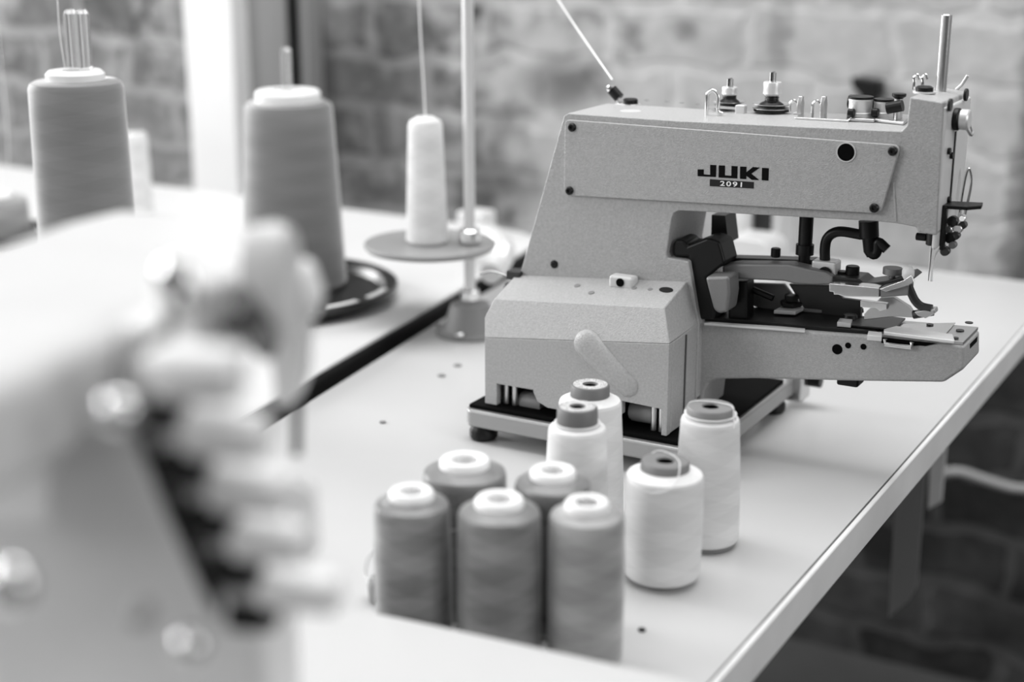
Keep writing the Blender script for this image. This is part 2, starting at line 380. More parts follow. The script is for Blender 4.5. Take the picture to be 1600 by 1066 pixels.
for i, (lab, px, py, wd, h, m) in enumerate(gl):
    p, r = W_at(px, py, h, wd); p.z = ZT
    c = cone_obj('thread_cone', lab, GG, p, r, r*1.03, h, r*.60, .0072, m, 'white', 'grey', rotz=i*1.3)
    if i == 2:
        tb = [k for k in c.children if k.name.startswith('tube') and 'foot' not in k.name][0]
        b = BM()
        for a in (.3, 1.5, 2.6, 3.9, 5.1):
            u = Vector((math.cos(a), math.sin(a), 0)); tube(b, [Vector((0, 0, h+.004)), u*r*.36+Vector((0, 0, h+.0045))], .0009, 6)
        part('spokes', b, 'greyplastic', tb)
GW = 'white thread cones beside the grey machine'
wl = [('largest white thread cone, loose thread looped over its grey cap', 1039, 737, 121, .0795, 'plain', .0082, .63, 'midplastic'),
      ('slim white thread cone standing alone nearest the table edge', 1110, 650, 92, .0985, 'plain', .0075, .80, 'midplastic'),
      ('rear white thread cone of two with paper-labelled caps, nearest the grey machine', 922, 622, 98, .1, 'label', .0105, .62, 'capdark'),
      ('front white thread cone of two with paper-labelled caps', 902, 664, 91, .1, 'label', .0135, .70, 'capdark')]
cones = []
for i, (lab, px, py, wd, h, kind, th_, tr, core) in enumerate(wl):
    p, r = W_at(px, py, h, wd); p.z = ZT
    cones.append((cone_obj('thread_cone', lab, GW, p, r, r*(1.0 if i == 0 else 1.14), h, r*tr, th_, 'th_white', core, kind, rotz=i*.9), r, h, th_, tr))
def loop_thread(ci, pts):
    c, r, h, th_, tr = cones[ci]; b = BM(); rt = c.rotation_euler.z
    P = [Vector((x*r, y*r, z)) for x, y, z in pts]; P = [Matrix.Rotation(-rt, 3, 'Z') @ p for p in P]
    tube(b, curve(P, 10), .0004, 5); part('loose_thread', b, 'thread', c)
h, th_ = cones[0][2], cones[0][3]
loop_thread(0, [(-.75, .3, h+.002), (-.45, .45, h+th_+.0008), (-.05, .40, h+th_+.001), (.35, .05, h+th_+.001), (.55, -.35, h+th_+.0004), (.62, -.62, h+.0035), (.52, -.90, h-.002), (.1, -1.005, h-.006), (-.5, -.87, h-.004), (-.9, -.42, h-.002)])
h, th_ = cones[1][2], cones[1][3]
loop_thread(1, [(-.92, -.1, h+.001), (-.72, 0, h+th_+.0006), (-.3, .25, h+th_+.001), (.25, .3, h+th_+.001), (.7, .2, h+th_+.0006), (.86, -.1, h+.003), (.98, -.3, h-.004)])
# part of a small cone hidden behind the front left grey one, with a tangle of thread
p = onz(600, 938); p.z = ZT
t = thing('small_thread_cone', 'small dark thread cone lying low behind the front left grey cone, mostly hidden', 'thread cone', p)
b = BM(); lathe(b, [(0, .0005), (.009, .0005), (.0105, .002), (.011, .012), (.0095, .016), (0, .016)], n=32); part('thread_package', b, 'paint_dark', t)
b = BM(); disc(b, .004, .0161, .022); part('tube', b, 'greyplastic', t)
b = BM()
for k in range(5):
    s = .0007*k; tube(b, curve([(-.006, -.004, .0166), (-.0125-s, -.001, .010+s*2), (-.0135-s, .003, .022+k*.001), (-.008, .006, .034+s), (-.002, .006, .040)], 6), .00025, 4)
part('loose_thread', b, 'thread', t)
# stray fibre between the two front cones
a_ = onz(690, 835, .078); b_ = onz(735, 838, .078); p = (a_+b_)/2; b = BM()
tube(b, curve([a_-p, (a_-p)*.4+Vector((0, 0, .003)), (b_-p)*.4+Vector((0, 0, .003)), b_-p]), .00022, 4)
tag(part('stray_fibre', b, 'thread', loc=p), 'fine stray thread fibre bridging the front left and middle grey cones', 'thread')
# ================================================================ GREY BUTTON SEWING MACHINE
MO = Vector((-0.632, 1.058, ZT))
mc = thing('button_sewing_machine', 'hammered grey industrial button sewing machine with black lettering on its arm', 'sewing machine', MO)
def L(px, py, b): return ony(px, py, MO.y+b) - MO
def LZ(px, py, z): return onz(px, py, z) - MO
def LX(px, py, a):
    r = ray(px, py); return CAMP + r*((MO.x+a)/r.x) - MO
def fp(pts, b): return [L(x, y, b) for x, y in pts]
def fprism(name, pts, b0, b1, m, parent=mc, bevel=0, label=None, seg=3):
    bm = BM(); prism(bm, fp(pts, b0), (0, b1-b0, 0)); return part(name, bm, m, parent, bevel, seg, label)
def zprism(name, pts, z, th, m, parent=mc, bevel=0, label=None):
    bm = BM(); prism(bm, [LZ(x, y, z) for x, y in pts], (0, 0, -th)); return part(name, bm, m, parent, bevel, label=label)
def screw(px, py, b, r, parent, m='black', h=.0022, name='screw', slot=True):
    p = L(px, py, b); bm = BM()
    lathe(bm, [(0, .0005), (r, .0005), (r, -h*.5), (r*.75, -h), (r*.38, -h), (r*.34, -h*.45), (0, -h*.45)], 'y', p, 24)
    return part(name, bm, m, parent)
F = .065
# --- base frame: rounded front bar, two side rails, rubber feet
base = BM()
q0 = LZ(728, 664, .030); fl = Vector((-.014, .000, 0))
prism(base, [(-.016, .030, .013), (-.016, .006, .013), (-.010, -.001, .013), (.200, -.001, .013), (.207, .004, .013), (.207, .030, .013)], (0, 0, .016))
bf = part('base_frame', base, 'satin', mc, .003, label='satin metal base frame with rounded corners')
bm = BM(); box(bm, -.012, .203, .004, .205, .0292, .0325); part('base_shade', bm, 'blackm', bf, .001)  # black sheet painting the shade inside the open base frame
bm = BM(); box(bm, .135, .150, .05, .21, .0330, .040); part('cross_rail', bm, 'midplastic', mc, .002)
bm = BM(); box(bm, .186, .207, .0305, .222, .013, .029); part('side_rail', bm, 'satin', mc, .003)
bm = BM(); box(bm, -.016, .004, .0305, .222, .013, .029); part('side_rail', bm, 'satin', mc, .003)
bm = BM(); box(bm, .100, .113, .0305, .200, .0330, .045); part('cross_rail', bm, 'darksteel', mc, .002)
bm = BM(); box(bm, .196, .216, .222, .246, .006, .040); hg = part('rear_hinge', bm, 'steel', mc, .004)
bm = BM(); lathe(bm, [(0, 0), (.006, 0), (.006, .012), (0, .012)], 'x', (.2165, .236, .026), 20); part('hinge_pin', bm, 'black', hg)
for (a, b_) in ((-.002, .012), (.193, .012), (-.004, .205), (.193, .205)):
    bm = BM(); lathe(bm, [(0, 0), (.010, 0), (.0125, .003), (.0125, .008), (.010, .0128), (0, .0128)], 'z', (a, b_, 0), 28); part('rubber_foot', bm, 'black', mc)
# --- gear housing at the front
H_TL, H_TR = L(772, 467, .022), L(1038, 481, .022)
C_L, C_R = L(757, 528, .008), L(1046, 538, .008)
N_L = L(757, 497, .014)
zb = .034
def zat(a): return C_L.z + (C_R.z-C_L.z)*(a-C_L.x)/(C_R.x-C_L.x)
aL, aR = C_L.x, C_R.x
# lower front wall with two windows cut up from its bottom edge
w1a, w1b = L(776, 600, .008), L(833, 608, .008)
w2a, w2b = L(972, 627, .008), L(1034, 640, .008)
out = [(aL, zb), (w1a.x, zb), (w1a.x, w1a.z), (w1b.x, w1b.z-.001), (w1b.x, .052), (w1b.x+.004, .044), (w1b.x+.014, .040), (w2a.x-.012, .040), (w2a.x, .046), (w2a.x, w2a.z), (w2b.x, w2b.z), (w2b.x, zb), (aR, zb), (aR, C_R.z), (aL, C_L.z)]
bm = BM(); prism(bm, [(a, .008, z) for a, z in out], (0, .007, 0)); part('lower_cover', bm, 'paint', mc, .0007)
# side walls of the lower housing
bm = BM(); prism(bm, [(aR-.007, .0155, zb), (aR-.007, .072, zb), (aR-.007, .072, .1165), (aR-.007, .0155, C_R.z)], (.007, 0, 0)); sw = part('side_wall', bm, 'paint', mc, .0015)
bm = BM(); box(bm, aR+.0002, aR+.0012, .040, .0415, .036, .112); part('side_seam', bm, 'seam', sw)
bm = BM(); prism(bm, [(aL, .0155, zb), (aL, .072, zb), (aL, .072, .11), (aL, .0155, C_L.z)], (.007, 0, 0)); part('side_wall', bm, 'paint', mc, .0015)
# upper cover: sloping front face, flat lid, recessed right cheek
lidL, lidR = L(812, 430, F), L(1073, 440, F)
b1 = .0655
v = {}
bm = BM()
P_ = [C_L+Vector((0, 0, .00005)), C_R+Vector((0, 0, .00005)), H_TR, H_TL, N_L]
Bk = [Vector((aL, b1, C_L.z)), Vector((aR, b1, C_R.z+.003)), Vector((lidR.x, b1, lidR.z)), Vector((lidL.x-.004, b1, lidL.z)), Vector((aL, b1, N_L.z+.006))]
A = [bm.verts.new(p) for p in P_]; B = [bm.verts.new(p) for p in Bk]
bm.faces.new(A); bm.faces.new(list(reversed(B)))
for i in range(5): bm.faces.new((A[i], B[i], B[(i+1) % 5], A[(i+1) % 5]))
bmesh.ops.triangulate(bm, faces=[f for f in bm.faces if len(f.verts) > 3 and f.calc_area() > 0 and max((vv.co-f.verts[0].co).dot(f.normal) for vv in f.verts) > 1e-5])
uc = part('upper_cover', bm, 'paint', mc, .0010)
# lid fittings: oil holes, hinge block, slot
def on_lid(px, py):                                       # point on the lid plane
    n = (H_TR-H_TL).cross(Vector((lidL.x, b1, lidL.z))-H_TL).normalized(); r = ray(px, py); o = CAMP-MO
    return o + r*((H_TL-o).dot(n)/r.dot(n)), (n if n.z > 0 else -n)
for px, py, r in ((902, 447, .0028), (924, 458, .0028), (991, 451, .0025), (1016, 453, .0022)):
    p, n = on_lid(px, py); bm = BM(); disc(bm, r, -.0004, .0004, n=18); o = part('oil_hole', bm, 'midplastic', uc, loc=p+n*.0003); o.rotation_euler = n.to_track_quat('Z', 'Y').to_euler()
p, n = on_lid(1041, 454); bm = BM(); lathe(bm, [(0, -.0004), (.0042, -.0004), (.0042, .0005), (0, .0005)], sx=1.6, n=24); o = part('oval_slot', bm, 'black', uc, loc=p+n*.0003); o.rotation_euler = n.to_track_quat('Z', 'Y').to_euler()
p, n = on_lid(973, 444)
bm = BM(); box(bm, -.010, .012, -.007, .006, -.003, .008); hb_ = part('latch_block', bm, 'paint_light', uc, .0025, loc=p)
bm = BM(); lathe(bm, [(0, 0), (.0036, 0), (.0036, -.0008), (0, -.0008)], 'y', (.001, -.0071, .003), 20, sx=1.4); part('latch_hole', bm, 'blackm', hb_)
# hinge at the left of the lid
p = L(806, 432, .06); bm = BM(); box(bm, p.x-.010, p.x+.004, .060, .075, p.z-.004, p.z+.004); hh = part('lid_hinge', bm, 'darksteel', mc, .001)
bm = BM(); tube(bm, curve([L(800, 434, .07), L(785, 428, .08), L(768, 424, .095), L(750, 428, .11)]), .0012, 8); part('hinge_wire', bm, 'cast', hh)
bm = BM(); box(bm, -.028, -.003, .09, .15, .095, .120); part('rear_bracket', bm, 'darksteel', mc, .004)
# dark works seen through the windows
bm = BM(); box(bm, aL+.008, aR-.008, .034, .070, .036, .108); core = part('gear_core', bm, 'blackm', mc)
for px in (789, 802, 1019, 1031):
    t_, q_ = L(px, 604 if px < 900 else 640, .016), L(px-1, 664 if px < 900 else 690, .016)
    bm = BM(); tube(bm, [(q_.x, .020, .033), (q_.x, .020, t_.z+.012)], .0026, 12); part('guide_rod', bm, 'steel', mc)
for px, py in ((826, 637), (1001, 652)):
    p = L(px, py, .012); bm = BM(); lathe(bm, [(0, -.012), (.0085, -.012), (.0095, -.010), (.0095, .010), (0, .010)], 'x', (p.x-.004, .030, p.z-.001), 28); part('roller', bm, 'midplastic', mc)
# --- soft cast bulge across the front cover
top, bot = L(918, 538, .009), L(986, 608, .009); d = (bot-top)
bm = BM(); path = [top-d.normalized()*.012, top-d.normalized()*.010, top-d.normalized()*.006, top, top+d*.33, top+d*.66, bot, bot+d.normalized()*.004, bot+d.normalized()*.006]
tube(bm, path, [.002, .0075, .0112, .0128, .0115, .0105, .0095, .006, .001], 28)
for q in bm.verts: q.co.y = .009 + (q.co.y-.009)*.5
part('cast_bulge', bm, 'paint', mc)
# --- column, arm and head: one casting
sil = [(1092, 505), (1076, 409), (1043, 403), (1041, 396), (1050, 340), (1053, 333), (1060, 329), (1370, 346), (1400, 349), (1431, 355), (1434, 363), (1463, 368), (1463.5, 366), (1474, 164), (1472, 160),
       (1422, 152), (1417, 196), (1408, 205), (1060, 189), (888, 177), (881, 181), (812, 430)]
pf = fp(sil, F)
colbot = [Vector((pf[0].x, F, .060)), ]
outl = [Vector((pf[0].x, F, .05))] + pf + [Vector((pf[-1].x-.012, F, .05))]
bm = BM(); prism(bm, outl, (0, .078, 0)); arm = part('arm_casting', bm, 'paint', mc, .0042, 4)
# thin rib where the head meets the arm
bm = BM(); tube(bm, [L(1396, 285, F-.0002), L(1400, 345, F-.0002)], .0008, 6); part('casting_line', bm, 'paint', arm)
pan = [(883, 188), (1060, 198), (1404, 226), (1375, 334), (1120, 321), (881, 305)]
pr_ = rnd_poly([(p.x, p.z) for p in fp([(883, 187), (1407, 227), (1376, 334), (881, 305)], F-.0035)], [.004, .006, .005, .004])
bm = BM(); prism(bm, [(a, F-.0038, z) for a, z in pr_], (0, .0036, 0)); panel = part('side_panel', bm, 'paint', arm, .0007, 2)
for px, py in ((894, 199), (890, 298), (1395, 236), (1366, 325)): screw(px, py, F-.0040, .0036, panel)
p = L(1322, 238, F-.0042); bm = BM(); disc(bm, .0068, 0, .0003, 'y', p, 32); part('oil_port', bm, 'blackm', panel)
p = L(1322, 238, F-.0042); bm = BM(); lathe(bm, [(.0068, -.0004), (.0076, -.0004), (.0076, .0004), (.0068, .0004), (.0068, -.0004)], 'y', p, 32); part('port_rim', bm, 'paint_light', panel)
screw(866, 413, F-.0002, .0036, arm, h=.001)
# lettering on the panel
def cp(pts, ox=1060, oy=100, s=1066/240): return [(ox+x/s, oy+y/s) for x, y in pts]
glyphs = [[(133, 732), (175, 732), (175, 766), (220, 770), (220, 700), (263, 702), (260, 785), (133, 779)],
          [(280, 704), (323, 706), (322, 773), (367, 776), (368, 708), (410, 710), (408, 795), (278, 788)],
          [(428, 712), (472, 714), (471, 752), (517, 715), (564, 720), (506, 762), (560, 806), (508, 804), (471, 776), (470, 800), (427, 797)],
          [(580, 721), (627, 724), (624, 810), (578, 807)]]
bm = BM()
for g in glyphs: prism(bm, fp(cp(g), F-.00405), (0, .0002, 0))
part('lettering', bm, 'ink', panel)
bm = BM(); prism(bm, fp(cp([(218, 800), (523, 820), (522, 865), (217, 848)]), F-.00405), (0, .0002, 0)); np_ = part('number_plate', bm, 'plate_ink', panel)
fc = bpy.data.curves.new('model_number', 'FONT'); fc.body = '2091'; fc.size = 1; fc.extrude = 0.01; fc.space_character = 1.25; fc.offset = .02
fo = bpy.data.objects.new('model_number', fc); COL.objects.link(fo)
dg = bpy.context.evaluated_depsgraph_get(); me = bpy.data.meshes.new_from_object(fo.evaluated_get(dg)); bpy.data.objects.remove(fo)
n0, n1, nt_ = (L(*cp([(288, 846)])[0], F-.0042), L(*cp([(440, 856)])[0], F-.0042), L(*cp([(290, 811)])[0], F-.0042))
xs = [q.co.x for q in me.vertices]; ys = [q.co.y for q in me.vertices]; x0, x1, y0, y1 = min(xs), max(xs), min(ys), max(ys)
for q in me.vertices:
    u = (q.co.x-x0)/(x1-x0); v_ = (q.co.y-y0)/(y1-y0); p = n0 + (n1-n0)*u + (nt_-n0)*v_; q.co = (p.x, F-.00412 - q.co.z*.005, p.z)
me.materials.append(M['white']); o = bpy.data.objects.new('digits', me); COL.objects.link(o); o.parent = np_
# --- arm top fittings (resting on the top face)
def top_z(a): return L(881, 181, F).z + (L(1408, 205, F).z - L(881, 181, F).z)*(a-.046)/.28
def onT(px, py):                                          # point on the arm's top face
    z = .284
    for _ in range(4): p = LZ(px, py, z); z = top_z(p.x)
    return p
def lift(px, py, p): return L(px, py, p.y)                # pixel on the vertical plane through p
# thread guide at the column end
g0 = onT(985, 166)
tg = BM(); box(tg, g0.x-.013, g0.x+.007, g0.y-.006, g0.y+.006, g0.z, g0.z+.0022); tgo = part('thread_guide', tg, 'white_metal', mc, .0008)
bm = BM(); lathe(bm, [(0, 0), (.0065, 0), (.0065, .0035), (.005, .0045), (0, .0045)], 'z', (g0.x, g0.y, g0.z+.0024), 24); part('screw', bm, 'black', tgo)
bm = BM(); e = lift(957, 142, g0); tube(bm, [g0+Vector((-.010, 0, .002)), e], .0028, 12); part('guide_arm', bm, 'nickel', tgo)
bm = BM(); tube(bm, [e+Vector((.007, 0, -.006)), e+Vector((-.0005, 0, .001))], .0048, 14); part('guide_pin', bm, 'black', tgo)
bm = BM(); lathe(bm, [(0, -.003), (.003, -.002), (.003, .002), (0, .003)], 'y', e+Vector((-.002, 0, .002)), 14); part('guide_eye', bm, 'nickel', tgo)
g1 = onT(985, 176); bm = BM(); lathe(bm, [(0, 0), (.009, 0), (.009, .0015), (0, .0015)], 'z', g1, 26); part('oil_cap', bm, 'paint_light', mc)
# small oil holes in the arm top
for px, py in ((1042, 159), (1065, 161), (1090, 163), (1010, 157)):
    p = onT(px, py); bm = BM(); disc(bm, .0022, 0, .0005, c=p, n=14); part('oil_hole', bm, 'midplastic', mc)
# wire hook
p = onT(1104, 180); zt_ = lift(1109, 141, p).z
bm = BM(); tube(bm, curve([p, (p.x, p.y, zt_-.006), (p.x+.001, p.y, zt_-.002), (p.x+.005, p.y, zt_), (p.x+.009, p.y, zt_-.003), (p.x+.010, p.y, zt_-.008), (p.x+.010, p.y, p.z+.004), (p.x+.014, p.y, p.z+.002)], 5), .0016, 10)
part('wire_hook', bm, 'nickel', mc)
def tension(px, py, topy, nuty0, nuty1, rd, nr, name='tension_post'):
    p = onT(px, py); z1 = lift(px, topy, p).z; n0_ = lift(px, nuty1, p).z; n1_ = lift(px, nuty0, p).z; z0 = p.z
    bm = BM(); tube(bm, [(p.x, p.y, z0), (p.x, p.y, z1)], .0028, 16); post = part(name, bm, 'steel', mc)
    bm = BM(); box(bm, p.x-.0006, p.x+.0006, p.y-.0035, p.y+.0035, n1_+.001, z1+.0003); part('slot', bm, 'black', post)
    bm = BM(); m_ = (n0_+n1_)/2
    lathe(bm, [(.003, n0_), (nr*.8, n0_), (nr, n0_+.0015), (nr*.95, m_), (nr, n1_-.001), (nr*.95, n1_), (.003, n1_)], 'z', (p.x, p.y, 0), 24); part('tension_nut', bm, 'white_metal', post, label='bright knurled nut')
    bm = BM(); tube(bm, [(p.x+math.cos(k*.5)*.0055, p.y+math.sin(k*.5)*.0055, z0+.0085+(n0_-z0-.0085)*k/38) for k in range(39)], .0006, 6); part('spring', bm, 'darksteel', post)
    for k, (za, m) in enumerate(((.0012, 'black'), (.0042, 'steel'), (.0058, 'steel'))):
        bm = BM(); dirn = 1 if k != 2 else -1; h0 = z0+za
        if k == 0: disc(bm, rd*.95, h0, h0+.0022, c=(p.x, p.y, 0))
        elif k == 1: lathe(bm, [(.003, h0+.0006), (rd*.7, h0+.0006), (rd, h0-.0006), (rd, h0-.0001), (rd*.7, h0+.0012), (.003, h0+.0012)], c=(p.x, p.y, 0))
        else: lathe(bm, [(.003, h0), (rd*.7, h0), (rd, h0+.0014), (rd, h0+.0019), (rd*.7, h0+.0007), (.003, h0+.0007)], c=(p.x, p.y, 0))
        part('tension_disc', bm, m, post)
    bm = BM(); lathe(bm, [(.003, z0+.0072), (rd*.66, z0+.0066), (rd*.60, z0+.0078), (.0055, z0+.0098), (.0045, n0_-.0002), (.003, n0_-.0002)], c=(p.x, p.y, 0)); part('cap_washer', bm, 'black', post)
    return p
p1 = tension(1139, 172, 123, 136, 149, .0135, .0066)
p2 = tension(1205, 176, 113, 128, 149, .0155, .0076)
bm = BM(); a, c_ = lift(1118, 163, p1), lift(1160, 167, p1); y_ = p1.y-.0165
box(bm, a.x, c_.x+.004, y_-.0006, y_+.0006, p1.z+.003, p1.z+.0052); gb = part('guide_bar', bm, 'nickel', mc)
bm = BM(); box(bm, c_.x+.001, c_.x+.009, y_-.003, y_+.004, p1.z-.0005, p1.z+.0072); part('bar_block', bm, 'white_metal', gb, .0008)
# eyelet guides
for px, py in ((1248, 178), (1284, 180)):
    p = onT(px, py); zt_ = lift(px, 150, p).z; h_ = zt_-p.z
    bm = BM(); box(bm, p.x-.0035, p.x+.003, p.y-.004, p.y+.004, p.z, p.z+.0015); eg = part('eyelet_guide', bm, 'white_metal', mc, .0005)
    bm = BM(); prism(bm, [(p.x-.0005, p.y-.004, p.z+.001), (p.x-.0005, p.y+.004, p.z+.001), (p.x-.0005, p.y+.0045, p.z+h_*.6), (p.x-.0005, p.y+.002, p.z+h_), (p.x-.0005, p.y-.002, p.z+h_), (p.x-.0005, p.y-.0045, p.z+h_*.6)], (.0035, 0, 0))
    part('eyelet_blade', bm, 'steel', eg, .0006)
    bm = BM(); tube(bm, curve([(p.x-.007, p.y-.003, p.z+.0015), (p.x-.007, p.y-.003, p.z+h_*.55), (p.x-.004, p.y-.003, p.z+h_*.75), (p.x-.001, p.y-.002, p.z+h_*.6)], 5), .0013, 8); part('eyelet_wire', bm, 'nickel', eg)
# long plate with the two pre-tension cylinders
pl0, pl1 = onT(1242, 186), onT(1330, 190)
bm = BM(); prism(bm, [pl0+Vector((0, -.001, 0)), onT(1326, 191), onT(1340, 182), onT(1255, 178)], (0, 0, .0016)); part('slide_plate', bm, 'nickel', mc, .0005)
for (x0, y0, x1, y1, w, capr) in ((1326, 190, 1366, 192, 1, 0), (1366, 191, 1412, 196, 1, 0)):
    bm = BM(); prism(bm, [onT(x0, y0), onT(x1, y1), onT(x1+14, y1-11), onT(x0+16, y0-10)], (0, 0, .0028)); part('mounting_plate', bm, 'steel', mc, .001)
for px, py, ty, r in ((1343, 187, 154, .0098), (1379, 187, 158, .0078)):
    p = onT(px, py)+Vector((0, 0, .0029)); zt_ = lift(px, ty, p).z
    bm = BM(); lathe(bm, [(0, p.z), (r, p.z), (r, p.z+.003), (r*.94, p.z+.0035), (r*.94, zt_-.002), (r*.98, zt_-.0015), (r*.98, zt_), (0, zt_)], c=(p.x, p.y, 0), n=32); cy = part('tension_cylinder', bm, 'white_metal', mc)
    bm = BM(); disc(bm, r*1.02, zt_+.0001, zt_+.0020, c=(p.x, p.y, 0)); part('cap', bm, 'black', cy)
    bm = BM(); disc(bm, .0035, -.0025, .0025, 'x', (p.x-.0035, p.y-r-.002, p.z+.0036), 18); part('set_screw', bm, 'black', cy)
p = onT(1334, 178); bm = BM(); disc(bm, .006, 0, .005, 'x', (p.x-.006, p.y+.004, p.z+.009), 22); part('adjuster', bm, 'black', mc)
p = onT(1402, 190); zt_ = lift(1402, 146, p).z
bm = BM(); tube(bm, [(p.x, p.y, p.z+.002), (p.x, p.y, zt_-.004)], .0036, 16); ap = part('adjusting_post', bm, 'steel', mc)
bm = BM(); lathe(bm, [(0, zt_-.0038), (.003, zt_-.0038), (.0055, zt_-.002), (.0055, zt_), (0, zt_)], c=(p.x, p.y, 0)); part('post_knob', bm, 'black', ap)
bm = BM(); tube(bm, [(p.x-.006, p.y-.010, p.z+.011), (p.x+.006, p.y-.010, p.z+.014)], .0045, 14); part('thumb_screw', bm, 'black', mc)
# --- head top
hz = L(1472, 160, F).z; hl = L(1422, 152, F).z; ha = L(1472, 160, F).x; hla = L(1422, 152, F).x
def onH(px, py):
    z = hz
    for _ in range(4): p = LZ(px, py, z); z = hl+(hz-hl)*(p.x-hla)/(ha-hla)
    return p
p = onH(1470, 142); zt_ = lift(1479, 22, p).z
bm = BM(); tube(bm, [(p.x, p.y, p.z-.002), (p.x, p.y, zt_-.0008), (p.x, p.y, zt_)], [.0042, .0042, .0034], 20); rod = part('needle_bar_rod', bm, 'steel', mc)
p = onH(1444, 145); bm = BM(); lathe(bm, [(0, 0), (.0085, 0), (.0085, .0012), (0, .0012)], c=p); sc_ = part('washer', bm, 'white_metal', mc)
bm = BM(); lathe(bm, [(0, .0013), (.0066, .0013), (.0066, .0042), (.005, .0052), (0, .0052)], c=p); part('cap_screw', bm, 'black', sc_)
for px, s in ((1428, 1), (1441, 1)):
    p = onH(px, 138); zt_ = lift(px, 119, p).z
    bm = BM(); tube(bm, curve([p-Vector((0, 0, .001)), (p.x, p.y, (p.z+zt_)/2), (p.x-.0005, p.y, zt_-.001), (p.x+.002, p.y, zt_+.001), (p.x+.004, p.y, zt_-.002)], 5), .0013, 8); part('wire_guide', bm, 'nickel', mc)
p = onH(1494, 140); q_ = lift(1512, 118, p); bm = BM(); tube(bm, [p, (p.x+.004, p.y, p.z+.004), q_], .0014, 8); tw = part('take_up_lever', bm, 'white_metal', mc)
# --- face plate at the end of the head
fa = ha+.0002
FPp = [LX(1474, 165, fa), LX(1511, 131, fa), LX(1507, 250, fa), LX(1503, 330, fa), LX(1497, 352, fa), LX(1478, 376, fa), LX(1463, 378, fa)]
bot_ = LX(1463, 372, fa)
fpts = [(fa, F+.001, L(1474, 168, F).z), (fa, F+.077, L(1474, 168, F).z), (fa, F+.077, .232), (fa, F+.060, .206), (fa, F+.030, .199), (fa, F+.001, .199)]
bm = BM(); prism(bm, fpts, (.0035, 0, 0)); face = part('face_plate', bm, 'body_white', mc, .0016, label='pale smooth face plate on the head end')
fx = fa+.0036
def onF(px, py, dx=0): return LX(px, py, fx+dx)
def fdisc(px, py, r, h, m, name, parent=face):
    p = onF(px, py); bm = BM(); disc(bm, r, 0, h, 'x', (fx+.0001, p.y, p.z), 20); return part(name, bm, m, parent)
for px, py in ((1482, 164), (1507, 148), (1481, 236), (1485, 243), (1481, 312)): fdisc(px, py, .0048 if py < 170 else .0026, .0022, 'black', 'screw')
a, c_ = onF(1493, 205), onF(1488, 308)
bm = BM(); box(bm, fx+.0001, fx+.0007, a.y-.0016, a.y+.0016, c_.z, a.z); part('face_slot', bm, 'black', face)
p = onF(1491, 186); bm = BM(); disc(bm, .0085, 0, .004, 'x', (fx+.0001, p.y, p.z), 28); fk = part('face_knob', bm, 'black', face)
bm = BM(); disc(bm, .0078, .0042, .0115, 'x', (fx, p.y, p.z), 28); part('knob_cap', bm, 'white_metal', fk)
bm = BM(); tube(bm, curve([(fx+.010, p.y-.002, p.z-.006), (fx+.013, p.y, p.z-.011), (fx+.013, p.y+.006, p.z-.010), (fx+.010, p.y+.009, p.z-.004)], 5), .0011, 7); part('check_spring', bm, 'steel', fk)
# lower linkage: black angled bracket, spring and needle clamp
p = onF(1474, 325)
bm = BM(); box(bm, fx+.0002, fx+.0034, p.y-.004, p.y+.002, .197, p.z+.002); br_ = part('finger_guard', bm, 'black', mc, .0008)
t_ = L(1532, 322, p.y+.012)
bm = BM(); prism(bm, [(fx+.0002, p.y-.004, p.z), (fx+.0002, p.y+.016, p.z), (t_.x, p.y+.020, p.z+.0005), (t_.x+.001, p.y+.011, p.z-.0005), (fx+.018, p.y-.001, p.z)], (0, 0, .0028)); part('guard_blade', bm, 'black', br_, .0006)
for dx_, dz, r, m in ((.005, -.012, .0042, 'darksteel'), (.010, -.017, .0034, 'steel'), (.005, -.024, .0042, 'black'), (.012, -.009, .0026, 'nickel'), (.003, -.034, .0036, 'darksteel'), (.013, -.014, .003, 'darksteel'), (.008, -.029, .0028, 'cast'), (.009, -.022, .0032, 'darksteel'), (.003, -.018, .003, 'steel')):
    bm = BM(); disc(bm, r, 0, .006, 'y', (fx+dx_, p.y+.014+dz*.35, p.z+dz), 18); part('linkage_piece', bm, m, br_)
bm = BM(); tube(bm, curve([(fx+.003, p.y+.040, p.z-.010), (fx+.005, p.y+.042, p.z+.018), (fx+.007, p.y+.044, p.z+.024), (fx+.009, p.y+.046, p.z+.012), (fx+.007, p.y+.042, p.z-.012)], 5), .0011, 8); part('take_up_wire', bm, 'nickel', br_)
p = L(1456, 372, .085); bm = BM(); disc(bm, .0045, p.z-.0055, p.z+.006, c=(p.x, p.y, 0), n=18); nb = part('needle_clamp', bm, 'darksteel', mc)
p2_ = L(1447, 370, .080); bm = BM(); disc(bm, .003, -.004, .004, 'x', (p.x-.008, p.y, p.z), 14); part('clamp_screw', bm, 'black', nb)
e = L(1459, 422, p.y); bm = BM(); tube(bm, [(p.x, p.y, p.z-.005), (p.x, p.y, L(1460, 405, p.y).z), (p.x, p.y, L(1460, 440, p.y).z)], [.0009, .0008, .0003], 8); part('needle', bm, 'steel', nb)
p = L(1485, 360, .10); bm = BM()
tube(bm, curve([L(1496, 350, .10), L(1487, 372, .10), L(1474, 384, .095), L(1462, 396, .09), L(1457, 415, .09), L(1455, 440, .088)], 6), .0009, 5)
part('needle_thread', bm, 'thread', nb)
bm = BM(); tube(bm, [L(1476, 382, .096), L(1471, 388, .094)], .0012, 6); part('thread_knot', bm, 'darksteel', nb)
